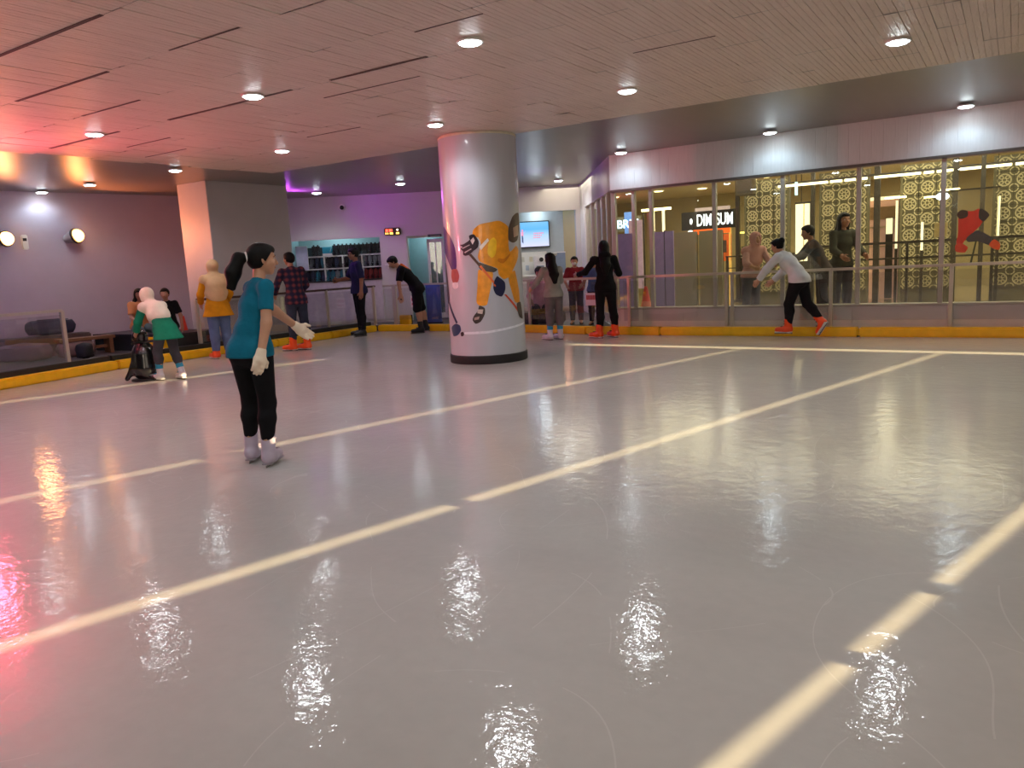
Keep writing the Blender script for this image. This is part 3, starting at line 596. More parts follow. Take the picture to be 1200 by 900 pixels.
for k_, (x, y) in enumerate(sorted(((-6.5, 18), (-5.8, 16.4), (-7.2, 16.4), (-8.8, 18.6), (-5.35, 19), (-4.9, 18.6), (-7.9, 19.5), (-4.2, 17.4), (-6.9, 20), (-9.4, 20), (-8.2, 17.4)), key=lambda q: q[0] / q[1])):
    t = thing('mall_downlight', '%s small warm downlight from the left in the mall ceiling beyond the glass' % ORD[k_], 'ceiling light', (x, y, 2.98), group='warm mall downlights'); MB().cyl((0, 0, .0), (0, 0, -.015), .13, n=18).build('rim', CREAM, t); MB().cyl((0, 0, -.015), (0, 0, -.022), .10, n=18).build('lens', WARM, t)
# ornamental tile screens
def tile_mesh(S=.28):
    m = MB(); h = S / 2 - .006
    m.mm(-h, h, -.012, .012, -h, h)
    def ring(r0, r1, cx=0, cz=0, n=14, a0=0, a1=2 * PI):
        vs = []
        for k in range(n + 1):
            a = a0 + (a1 - a0) * k / n; c, s_ = math.cos(a), math.sin(a)
            vs.append([m.bm.verts.new((cx + r * c, y, cz + r * s_)) for r, y in ((r0, -.012), (r0, -.024), (r1, -.024), (r1, -.012))])
        for p, q in zip(vs, vs[1:]):
            for i in range(3): m.bm.faces.new((p[i], q[i], q[i + 1], p[i + 1]))
    ring(.088, .108); ring(.026, .040, n=8)
    for k in range(4):
        a = k * PI / 2 + PI / 4; ring(.020, .034, .062 * math.cos(a), .062 * math.sin(a), 8)
    for sx in (-1, 1):
        for sz in (-1, 1):
            a0 = math.atan2(-sz, -sx); ring(.048, .066, sx * h, sz * h, 5, a0 - PI / 4, a0 + PI / 4)
    for f_ in list(m.bm.faces)[6:]: f_.material_index = 1
    bmesh.ops.recalc_face_normals(m.bm, faces=m.bm.faces)
    me = bpy.data.meshes.new('tile'); m.bm.to_mesh(me); m.bm.free(); return me
TM = M('screen_tile_olive', (98, 92, 66), .45, var=.2, scale=5); TM2 = M('screen_tile_pale', (186, 176, 138), .45, var=.1, scale=5)
tme = tile_mesh(); tme.materials.append(TM); tme.materials.append(TM2)
def screen(x0, nx, nz, y, z0, label):
    t = thing('tile_screen', label, 'screen wall', (x0 + nx * .14, y, .15))
    for i in range(nx):
        for j in range(nz):
            o = bpy.data.objects.new('tile', tme); COL.objects.link(o); o.parent = t; o.location = ((i - nx / 2 + .5) * .28, 0, z0 - .15 + .14 + .28 * j)
    w2 = nx * .14; fr = MB()
    for sx in (-1, 1): fr.mm(sx * w2 - .02, sx * w2 + .02, -.03, .10, 0, z0 - .15 + nz * .28)
    fr.mm(-w2, w2, .02, .10, 0, z0 - .15 + nz * .28); fr.build('frame', M('screen_frame_olive', (104, 98, 72), .5), t); return t
screen(-4.62, 3, 8, 16.0, .45, 'olive ornamental tile screen behind the skater in the white shirt')
screen(-3.18, 3, 8, 16.0, .45, 'olive ornamental tile screen right of the lit cream panel')
screen(-1.78, 3, 8, 16.0, .45, 'olive ornamental tile screen between pink shop front and red player print')
screen(-.34, 3, 8, 16.0, .45, 'olive ornamental tile screen at the right picture edge')
for k_, (x, y, wd) in enumerate(sorted(((-2.2, 16.1, .1), (-.92, 15.9, .08), (-.5, 15.7, .07), (-3.3, 15.9, .06), (-5.35, 17.9, .08), (.6, 16, .1)), key=lambda q: q[0] / q[1])):
    t = thing('mall_post', '%s dark bronze post from the left standing among the mall tile screens' % ORD[k_], 'post', (x, y, .15), group='dark mall posts'); MB().mm(-wd / 2, wd / 2, -.05, .05, 0, 2.83).build('shaft', MDARK, t); MB().mm(-wd, wd, -.08, .08, 0, .05).build('foot', MDARK, t)
t = thing('light_box', 'tall glowing cream panel between the tile screens', 'panel', (-3.5, 15.95, .15)); MB().mm(-.13, .13, -.02, .02, .9, 2.0).build('glow_face', CREAM, t); MB().mm(-.15, .15, .02, .05, 0, 2.04).build('backing', MDARK, t); MB().mm(.02, .035, -.03, -.02, .9, 2.0).build('divider', M('cream_line', (190, 170, 120), .5), t)
t = thing('strip_light', 'long thin warm strip light along the mall ceiling', 'light', (-1.8, 15.7, 2.5)); 
a0 = -2.1
for k, (p, q) in enumerate(((-2.1, -1.2), (-1.15, -.95), (-.9, -.72), (-.68, -.52), (-.4, .35), (.4, .55), (.6, .85), (.95, 1.7), (1.75, 1.9), (1.95, 2.1))):
    MB().mm(p, q, -.03, .03, -.02, .02).build('tube', M('strip_glow', (255, 240, 190), .4, var=0, emit=3.5), t)
MB().mm(-2.15, 2.15, -.04, .04, .02, .06).build('housing', MDARK, t); [MB().mm(x - .01, x + .01, -.01, .01, .06, .48).build('hanger', MDARK, t) for x in (-1.9, -.6, .7, 1.9)]
t = thing('blue_tube', 'short upright pale blue light tube near the ceiling beyond the glass', 'light', (-3.18, 14, 2.2)); MB().cyl((0, 0, 0), (0, 0, .22), .025, n=10).build('tube', M('blue_tube_glow', (190, 225, 235), .4, var=0, emit=1.2), t); MB().cyl((0, 0, .22), (0, 0, .78), .01, n=6).build('hanger', MDARK, t)
t = thing('ceiling_speaker', 'dark square box hanging from the mall ceiling', 'speaker', (-4.47, 15.5, 2.62)); MB().mm(-.17, .17, -.1, .1, -.24, .24, .01).build('cabinet', M('speaker_brown', (84, 74, 52), .6), t); MB().mm(-.02, .02, -.02, .02, .24, .37).build('bracket', MDARK, t); MB().mm(-.14, .14, -.11, -.1, -.2, .2).build('grille', MDARK, t)
# dim sum shop
t = thing('shop_sign', 'black shop sign with glowing white letters DIMSUM and orange strip below', 'sign', (-6.07, 18, 2.06))
MB().mm(-.64, .62, -.05, .05, -.2, .22).build('board', M('sign_black', (16, 16, 18), .4), t)
MB().mm(-.30, .5, -.06, .05, .22, .30).build('top_band', M('sign_top_pale', (210, 190, 190), .5, emit=.4), t)
MB().mm(-.34, .52, -.07, .05, -.31, -.2).build('orange_strip', M('sign_orange', (240, 96, 30), .5, emit=1.0), t)
SG = M('sign_white_glow', (240, 246, 255), .4, var=0, emit=1.8)
for q_, x_ in (('DIM', -.085), ('SUM', .40)): text(q_, 'lettering', SG, t, (x_, -.055, .0), .38, (PI / 2, 0, 0)).scale.x = .55
m = MB(); m.ball((-.40, -.06, -.0), (.035, .015, .07), 10); m.build('white_mark', SG, t); MB().ball((-.42, -.06, -.25), (.07, .02, .05), 12).build('white_mark', SG, t)
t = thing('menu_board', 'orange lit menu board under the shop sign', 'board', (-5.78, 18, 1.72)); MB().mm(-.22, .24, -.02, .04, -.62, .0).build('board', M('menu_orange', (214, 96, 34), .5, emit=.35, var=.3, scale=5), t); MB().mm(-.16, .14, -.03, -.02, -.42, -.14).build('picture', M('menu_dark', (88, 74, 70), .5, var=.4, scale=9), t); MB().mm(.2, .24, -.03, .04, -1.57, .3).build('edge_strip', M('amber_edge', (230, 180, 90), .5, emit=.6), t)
t = thing('shop_counter', 'dark shop counter with yellow light strip right of the sign', 'counter', (-5.0, 18.2, .15)); MB().mm(-.42, .5, 0, .5, 0, 1.0).build('body', MDARK, t); MB().mm(-.42, .5, -.06, -.0, 1.56, 1.6).build('light_strip', M('yellow_strip', (240, 226, 110), .4, emit=2.2), t); MB().mm(-.42, -.38, -.06, 0, .9, 1.6).build('upright', MDARK, t); MB().mm(.46, .5, -.06, 0, .9, 1.6).build('upright', MDARK, t)
random.seed(3)
for k in range(5):
    x = -5.34 + k * .2
    t = thing('potted_plant', '%s small leafy plant from the left on the dark shop counter' % ORD[k], 'plant', (x, 18.3, 1.15), group='plants on the dark shop counter'); MB().cyl((0, 0, 0), (0, 0, .1), .05, .065, n=10).build('pot', WHITE, t)
    lm = MB()
    for q in range(16):
        a = random.uniform(0, 2 * PI); e_ = random.uniform(.2, 1.3); d = Vector((math.cos(a) * math.cos(e_), math.sin(a) * math.cos(e_), math.sin(e_))); lm.bar(Vector((0, 0, .1)), Vector((0, 0, .1)) + d * random.uniform(.12, .26), .035, .006)
    lm.build('leaves', M('leaf_green', (70, 92, 40), .5, var=.4), t)
t = thing('blue_shop_sign', 'glowing blue white letters and blue panel seen through the narrow panes', 'sign', (-7.66, 17, 2.07)); MB().mm(-.30, .32, -.02, .02, -.16, .18).build('rail_board', M('sign_backing', (120, 116, 100), .5), t); MB().mm(-.08, .1, -.04, -.02, -.48, .28).build('blue_panel', M('panel_blue', (96, 136, 210), .4, emit=.7), t)
text('BRI', 'lettering', M('sign_blue_glow', (190, 222, 255), .4, var=0, emit=2.5), t, (-.08, -.05, 0), .27, (PI / 2, 0, 0)); text('I', 'lettering', MATS['sign_blue_glow'], t, (.26, -.05, 0), .27, (PI / 2, 0, 0))
MB().mm(-.33, -.29, 0, .03, -1.92, .18).build('post', MDARK, t)
t = thing('letter_sign', 'small glowing letter K sign beside a lilac lamp', 'sign', (-4.55, 19, 2.1)); text('K', 'lettering', MATS['sign_blue_glow'], t, (0, -.03, 0), .26, (PI / 2, 0, 0)); MB().mm(-.12, .12, -.02, .0, -.14, .14).build('board', MDARK, t); MB().mm(-.02, .02, 0, .03, -1.95, .14).build('post', MDARK, t)
t = thing('lilac_lamp', 'small glowing lilac lamp beyond the glass', 'lamp', (-4.2, 19, 2.0)); MB().ball((0, 0, 0), .09, 14).build('globe', M('lilac_glow', (206, 130, 210), .4, emit=1.2), t, True); MB().cyl((0, 0, .08), (0, 0, .98), .01, n=6).build('cord', MDARK, t)
# pink shop front
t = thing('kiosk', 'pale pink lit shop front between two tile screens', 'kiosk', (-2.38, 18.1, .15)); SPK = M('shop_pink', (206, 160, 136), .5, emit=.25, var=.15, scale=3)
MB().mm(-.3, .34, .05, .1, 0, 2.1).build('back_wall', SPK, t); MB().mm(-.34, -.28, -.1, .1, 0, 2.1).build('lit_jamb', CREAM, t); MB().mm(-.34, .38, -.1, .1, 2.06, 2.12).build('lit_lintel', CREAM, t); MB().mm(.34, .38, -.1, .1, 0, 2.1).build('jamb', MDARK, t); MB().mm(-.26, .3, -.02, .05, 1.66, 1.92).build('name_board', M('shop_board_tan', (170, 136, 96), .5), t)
for z, c in ((1.5, (190, 130, 120)), (1.1, (150, 70, 60)), (.7, (160, 120, 90))): MB().mm(-.26, .3, -.06, .05, z - .012, z + .012).build('shelf_board', M('shop_shelf', (190, 166, 120), .5), t)
t = thing('lit_menu', 'small glowing white menu panel in front of the pink shop', 'panel', (-2.22, 18, 1.66)); MB().mm(-.06, .06, -.01, .02, -.16, .16).build('glow_face', CREAM, t); MB().mm(-.07, .07, .02, .03, -1.5, .17).build('stand', MDARK, t)
for k, (x, l, z) in enumerate(((-1.86, .35, 2.12), (-1.25, .3, 2.08), (-1.0, .3, 2.18))):
    t = thing('wall_lamp', '%s short warm wall lamp from the left high among the tile screens' % ORD[k], 'lamp', (x, 15.85, z), group='short warm wall lamps'); MB().mm(-l / 2, l / 2, -.03, 0, -.015, .015).build('glow_face', WARM, t); MB().mm(-.03, .03, 0, .12, -.02, .02).build('bracket', MDARK, t)
for k, (x, z0, z1, y) in enumerate(((-1.92, 1.2, 2.1, 16.6), (-1.42, 1.15, 1.65, 15.9), (-.26, 1.3, 2.0, 15.8))):
    t = thing('light_tube', '%s thin upright warm light tube from the left among the tile screens' % ORD[k], 'light', (x, y, z0), group='upright warm light tubes'); MB().mm(-.02, .02, -.03, 0, 0, z1 - z0).build('tube', CREAM, t); MB().mm(-.025, .025, 0, .03, -1.0, z1 - z0).build('backing', MDARK, t); MB().mm(-.02, .02, 0, .03, .15 - z0, -1.0).build('post', MDARK, t)
t = thing('reflected_light_ball', 'bright bluish ball standing in for a light reflected in the right window', 'lamp', (-.98, 14.0, 1.98)); MB().ball((0, -.03, 0), (.09, .06, .055), 16).build('lens', M('light_ball_glow', (225, 238, 255), .4, var=0, emit=8), t, True); MB().cyl((0, .0, .02), (0, .12, .05), .08, .05, n=14).build('housing', MDARK, t); MB().mm(-.04, .04, .02, .1, -1.83, -.02).build('post', MDARK, t); MB().mm(-.1, .08, -.04, .02, -.62, -.4).build('notice', M('notice_tan', (190, 170, 120), .5), t)  # glowing ball added in place of a light mirrored in the pane
# hanging print added in place of a printed column's reflection in the glass
t = thing('hockey_reflection', 'clear hanging sheet with red hockey player print standing in for a glass reflection', 'banner', (-.56, 14.1, 1.2)); MB().mm(-.33, .33, .0, .006, -.3, .85).build('sheet', glass('reflection_film', (.96, .94, .88), .4, .06), t); MB().mm(-.34, .34, -.008, .014, .85, .875).build('bar', MDARK, t); [MB().mm(x - .004, x + .004, 0, .006, .87, 1.78).build('cord', MDARK, t) for x in (-.3, .3)]
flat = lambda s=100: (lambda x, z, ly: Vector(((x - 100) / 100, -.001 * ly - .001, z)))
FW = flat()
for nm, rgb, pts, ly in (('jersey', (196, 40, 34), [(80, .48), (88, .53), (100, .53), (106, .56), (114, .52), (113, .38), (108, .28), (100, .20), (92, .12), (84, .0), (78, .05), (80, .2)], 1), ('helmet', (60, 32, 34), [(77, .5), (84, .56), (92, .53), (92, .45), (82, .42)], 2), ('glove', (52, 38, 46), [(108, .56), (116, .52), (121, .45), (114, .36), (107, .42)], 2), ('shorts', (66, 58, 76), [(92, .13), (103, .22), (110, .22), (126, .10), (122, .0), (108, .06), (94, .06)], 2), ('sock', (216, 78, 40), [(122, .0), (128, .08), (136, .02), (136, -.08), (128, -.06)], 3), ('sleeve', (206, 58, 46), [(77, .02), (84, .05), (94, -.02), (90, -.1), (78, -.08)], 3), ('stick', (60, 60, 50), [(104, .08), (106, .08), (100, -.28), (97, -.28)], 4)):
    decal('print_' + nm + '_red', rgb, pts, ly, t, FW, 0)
# hand rails; the long one stands in for rails reflected in glass
for z, lab in ((1.26, 'upper'), (1.0, 'lower')): pass
t = thing('dark_railing', 'dark two bar railing standing in for rails reflected in the windows', 'railing', (-.9, 14.4, .15)); MB().bar((-2.2, 0, 1.16), (3.5, 0, 1.16), .045, .04).build('top_bar', MDARK, t); MB().bar((-2.2, 0, .9), (3.5, 0, .9), .04, .03).build('lower_bar', MDARK, t)
for x in (-2.15, -.6, .6, 2, 3.4): MB().mm(x - .02, x + .02, -.02, .02, 0, 1.15).build('post', MDARK, t)
t = thing('dark_railing', 'dark railing before the dark shop counter', 'railing', (-4.6, 17, .15)); MB().bar((-.75, 0, 1.05), (.75, 0, 1.05), .04, .03).build('top_bar', MDARK, t); MB().bar((-.75, 0, .8), (.75, 0, .8), .03, .02).build('lower_bar', MDARK, t); [MB().mm(x - .02, x + .02, -.02, .02, 0, 1.05).build('post', MDARK, t) for x in (-.72, 0, .72)]
# partition boards and purple panels
PB = M('partition_grey', (150, 148, 126), .5, var=.04)
for x, lab in ((-5.16, 'tall grey partition board left of the dark slit behind the windows'), (-4.68, 'tall grey partition board right of the dark slit behind the windows')):
    t = thing('partition_board', lab, 'board', (x, 14, .15)); MB().mm(-.215, .215, -.02, .02, 0, 1.56, .003).build('board', PB, t); MB().mm(-.22, .22, .02, .035, 0, 1.55).build('backing', BLACK, t)
    for sx in (-1, 1): MB().mm(sx * .15 - .03, sx * .15 + .03, -.1, .1, 0, .02).build('foot', MDARK, t)
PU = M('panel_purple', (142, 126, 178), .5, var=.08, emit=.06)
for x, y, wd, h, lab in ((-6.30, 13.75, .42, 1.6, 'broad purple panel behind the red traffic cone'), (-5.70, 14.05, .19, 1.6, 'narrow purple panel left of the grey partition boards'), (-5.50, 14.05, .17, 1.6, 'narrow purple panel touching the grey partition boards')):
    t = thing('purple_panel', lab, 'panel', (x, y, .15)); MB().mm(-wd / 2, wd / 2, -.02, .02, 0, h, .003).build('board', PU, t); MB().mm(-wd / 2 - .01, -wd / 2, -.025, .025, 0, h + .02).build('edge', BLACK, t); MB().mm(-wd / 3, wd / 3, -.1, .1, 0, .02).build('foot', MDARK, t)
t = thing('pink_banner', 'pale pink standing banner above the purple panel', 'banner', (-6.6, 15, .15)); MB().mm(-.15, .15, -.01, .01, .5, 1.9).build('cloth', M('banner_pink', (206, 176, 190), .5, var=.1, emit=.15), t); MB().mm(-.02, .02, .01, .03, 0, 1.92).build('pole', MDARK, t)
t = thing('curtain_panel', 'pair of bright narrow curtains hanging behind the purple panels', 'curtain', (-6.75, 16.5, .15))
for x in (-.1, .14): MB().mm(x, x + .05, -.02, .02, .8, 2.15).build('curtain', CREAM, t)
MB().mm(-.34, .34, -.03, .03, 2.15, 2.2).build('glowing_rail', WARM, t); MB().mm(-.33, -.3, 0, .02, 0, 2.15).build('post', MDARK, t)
def cone(loc, label, h):
    t = thing('traffic_cone', label, 'cone', loc); OR = M('cone_red', (224, 62, 40), .45)
    MB().lathe([(.13 * h / .6, .02), (.025, h), (.0, h)], n=20).build('cone', OR, t, True); MB().mm(-.17 * h / .6, .17 * h / .6, -.17 * h / .6, .17 * h / .6, 0, .03, .006).build('base', OR, t); MB().lathe([(.095 * h / .6, h * .4), (.07 * h / .6, h * .6)], n=20).build('band', M('cone_band', (236, 140, 120), .5), t, True)
cone((-5.36, 12.55, .15), 'red traffic cone behind the window beside the purple panel', .64)
cone((-12.6, 8.45, .34), 'small red traffic cone beside the square pillar', .34)

# ------------------------------------------------------------------ bench side of the rink
t = thing('platform', 'low dark platform with yellow padded front where two girls sit', 'platform', (-13.1, 8.15, .12), .06)
MB().mm(-1.15, 1.15, -.4, .5, 0, .27, .01).build('body', BLACK, t); MB().mm(.2, 1.14, -.43, -.4, .03, .25, .008).build('yellow_pad', YEL, t); MB().mm(-1.16, 1.16, -.42, .5, .27, .3, .005).build('top_mat', M('mat_dark', (46, 38, 44), .5), t)
t = thing('wall_bench', 'long dark upholstered bench against the left wall', 'bench', (-14.62, 6.2, .12), math.radians(80.7))
MB().mm(-3.5, 1.4, -.38, .0, 0, .27).build('base', M('bench_base', (70, 52, 48), .5), t); MB().mm(-3.5, 1.4, -.40, .02, .27, .36, .02).build('seat', M('bench_seat', (84, 66, 60), .5), t)
t = thing('wood_stool', 'small brown wooden bench end standing beside the open fence', 'bench', (-13.55, 7.15, .12), math.radians(80))
MB().mm(-.45, .45, -.16, .16, .26, .31, .006).build('seat', WOOD, t); [MB().mm(sx * .38 - .03, sx * .38 + .03, -.14, .14, 0, .26).build('leg', WOOD, t) for sx in (-1, 1)]; MB().mm(-.36, .36, -.02, .02, .1, .15).build('stretcher', WOOD, t)
def soft(name, label, cat, loc, rz, d, mat, extra=None):
    t = thing(name, label, cat, loc, rz)
    b = bmesh.new(); bmesh.ops.create_cube(b, size=1); bmesh.ops.subdivide_edges(b, edges=b.edges, cuts=4, use_grid_fill=True)
    for v in b.verts:
        p = v.co * 2; q = p.normalized() * max(abs(p.x), abs(p.y), abs(p.z)); r_ = p.lerp(q, .55); v.co = Vector((r_.x * d[0] / 2, r_.y * d[1] / 2, r_.z * d[2] / 2 + d[2] / 2)) + Vector((random.uniform(-1, 1), random.uniform(-1, 1), random.uniform(-1, 1))) * .012
    me = bpy.data.meshes.new('body'); b.to_mesh(me); b.free(); me.polygons.foreach_set('use_smooth', [True] * len(me.polygons)); link('body', me, mat, t)
    return t
t = soft('duffel_bag', 'dark blue duffel bag lying on the bench behind left fence', 'bag', (-14.35, 7.0, .48), math.radians(80), (.82, .34, .27), M('bag_blue', (38, 40, 62), .7, var=.2))
MB().bar((-.2, -.0, .27), (.2, 0, .27), .03, .02).build('handle', BLACK, t); MB().mm(-.3, .3, -.012, .012, .255, .27).build('zip', M('zip_grey', (90, 90, 100), .4), t)
soft('cushion', 'grey mauve cushion heaped in front of the blue bag', 'cushion', (-13.75, 6.25, .12), .5, (.8, .5, .3), M('cushion_mauve', (104, 88, 92), .8))
soft('folded_coat', 'brownish folded coat beside the grey cushion', 'coat', (-13.5, 6.95, .12), 1.2, (.6, .4, .26), M('coat_brown', (120, 96, 92), .8))
soft('small_black_bag', 'small black bag beside the fence end post', 'bag', (-12.85, 6.75, .12), .3, (.26, .2, .26), M('bag_black', (22, 20, 24), .7))
# skating aid: black seal

# ------------------------------------------------------------------ figures: bodies grown as one smooth surface from tapered limbs
NP = np.float32
def v3(*a): return np.array(a, dtype=np.float64)
def nrm(a): a = np.asarray(a, float); return a / (np.linalg.norm(a) + 1e-9)
class Sdf:
    def __init__(s): s.p = []
    def rc(s, a, b, r1, r2=None, k=None, ax=None, f=1.0, clip=None, neg=False):      # tapered capsule; ax, f: flattened along ax
        s.p.append(('rc', np.asarray(a, float), np.asarray(b, float), r1, r1 if r2 is None else r2, k, ax, f, clip, neg)); return s
    def el(s, c, ex, ey, ez, r, k=None, clip=None, neg=False):                     # ellipsoid in the frame ex, ey, ez
        s.p.append(('el', np.asarray(c, float), np.array([ex, ey, ez]), np.asarray(r, float), None, k, None, 1, clip, neg)); return s
    def bounds(s, q):
        if q[0] == 'rc':
            m = max(q[3], q[4]) * max(1, q[7]); return np.minimum(q[1], q[2]) - m, np.maximum(q[1], q[2]) + m
        ext = np.sqrt(((q[2] * q[3][:, None]) ** 2).sum(0)); return q[1] - ext, q[1] + ext
    def mesh(s, name, h, k=.02):
        lo = np.min([s.bounds(q)[0] for q in s.p if not q[9]], 0) - 3 * h; hi = np.max([s.bounds(q)[1] for q in s.p if not q[9]], 0) + 3 * h
        n = np.ceil((hi - lo) / h).astype(int) + 1; D = np.full(n, 1.0, NP); ax_ = [lo[i] + h * np.arange(n[i]) for i in range(3)]
        for q in s.p:
            a, b = s.bounds(q); kk = k if q[5] is None else q[5]; mg = 3 * h + kk
            i0 = np.clip(((a - mg - lo) / h).astype(int), 0, n - 1); i1 = np.clip(np.ceil((b + mg - lo) / h).astype(int) + 1, 1, n)
            sl = tuple(slice(i0[i], i1[i]) for i in range(3))
            X, Y, Z = np.meshgrid(ax_[0][sl[0]], ax_[1][sl[1]], ax_[2][sl[2]], indexing='ij'); P = np.stack((X, Y, Z), -1).astype(NP)
            if q[0] == 'rc':
                A = q[1].astype(NP); d = (q[2] - q[1]).astype(NP); PA = P - A
                if q[6] is not None:
                    e = np.asarray(q[6], NP); PA = PA - e * ((PA @ e) * (1 - 1 / q[7]))[..., None]; d = d - e * ((d @ e) * (1 - 1 / q[7]))
                t = np.clip((PA @ d) / max(float(d @ d), 1e-9), 0, 1); v = np.sqrt(((PA - t[..., None] * d) ** 2).sum(-1)) - (q[3] + (q[4] - q[3]) * t)
            else:
                L = ((P - q[1].astype(NP)) @ q[2].T.astype(NP)); r = q[3].astype(NP)
                k0 = np.sqrt(((L / r) ** 2).sum(-1)); k1 = np.sqrt(((L / r ** 2) ** 2).sum(-1)) + 1e-6; v = k0 * (k0 - 1) / k1
            if q[8] is not None:
                for c, m in q[8]: v = np.maximum(v, (P - np.asarray(c, NP)) @ np.asarray(nrm(m), NP))
            S = D[sl]
            if q[9]: v = -v; hh = np.maximum(kk * .5 - np.abs(S - v), 0) / (kk * .5 + 1e-9); D[sl] = np.maximum(S, v) + hh * hh * kk * .125
            else: hh = np.maximum(kk - np.abs(S - v), 0) / (kk + 1e-9); D[sl] = np.minimum(S, v) - hh * hh * kk * .25
        return nets(name, D, lo, h)
def nets(name, D, lo, h):
    ins = D < 0; c = np.zeros(tuple(np.array(D.shape) - 1), np.int8); n = np.array(c.shape)
    offs = [(i, j, k) for i in (0, 1) for j in (0, 1) for k in (0, 1)]
    for o in offs: c += ins[o[0]:o[0] + n[0], o[1]:o[1] + n[1], o[2]:o[2] + n[2]]
    act = np.argwhere((c > 0) & (c < 8)); idx = np.full(c.shape, -1, np.int64); idx[tuple(act.T)] = np.arange(len(act))
    acc = np.zeros((len(act), 3)); cnt = np.zeros(len(act))
    val = {o: D[act[:, 0] + o[0], act[:, 1] + o[1], act[:, 2] + o[2]] for o in offs}
    for o in offs:
        for d in range(3):
            if o[d]: continue
            o2 = tuple(1 if i == d else o[i] for i in range(3)); a, b = val[o], val[o2]; m = (a < 0) != (b < 0)
            t = np.where(m, a / (a - b + 1e-12), 0); p = np.tile(np.array(o, float), (len(act), 1)); p[:, d] += t; acc[m] += p[m]; cnt[m] += 1
    V = lo + h * (act + acc / np.maximum(cnt, 1)[:, None]); F = []
    for d in range(3):
        e1, e2 = [(1, 2), (2, 0), (0, 1)][d]; sa = [slice(None)] * 3; sb = [slice(None)] * 3; sa[d] = slice(0, -1); sb[d] = slice(1, None)
        A, B = ins[tuple(sa)], ins[tuple(sb)]; E = np.argwhere(A != B)
        ok = (E[:, e1] > 0) & (E[:, e2] > 0) & (E[:, e1] < D.shape[e1] - 1) & (E[:, e2] < D.shape[e2] - 1); E = E[ok]
        if not len(E): continue
        q = []
        for u1, u2 in ((0, 0), (1, 0), (1, 1), (0, 1)):
            G = E.copy(); G[:, e1] -= u1; G[:, e2] -= u2; q.append(idx[tuple(G.T)])
        q = np.stack(q, 1); fl_ = A[tuple(E.T)]; q[~fl_] = q[~fl_][:, ::-1]; F.append(q)
    F = np.concatenate(F) if F else np.zeros((0, 4), int); F = F[(F >= 0).all(1)]; F = F[:, ::-1]
    me = bpy.data.meshes.new(name); me.vertices.add(len(V)); me.vertices.foreach_set('co', V.astype(NP).ravel()); me.loops.add(len(F) * 4); me.loops.foreach_set('vertex_index', F.astype(np.int32).ravel())
    me.polygons.add(len(F)); me.polygons.foreach_set('loop_start', np.arange(0, len(F) * 4, 4, dtype=np.int32)); me.polygons.foreach_set('use_smooth', np.ones(len(F), bool)); me.update(calc_edges=True); me.validate()
    return me

SKIN = M('skin', (186, 136, 108), .5, var=.05, scale=20); SKIN2 = M('skin_tan', (158, 108, 84), .5, var=.05, scale=20)
HAIR = M('hair_black', (15, 12, 12), .55, var=.3, scale=60, stretch=(1, 1, .15)); EYE = M('eye_dark', (24, 18, 16), .2); LIPS = M('lips', (150, 84, 76), .45)
def cloth(n, rgb, var=.12, bump=.25): return M('cloth_' + n, rgb, .85, var=var, scale=9, bump=bump, bscale=26)

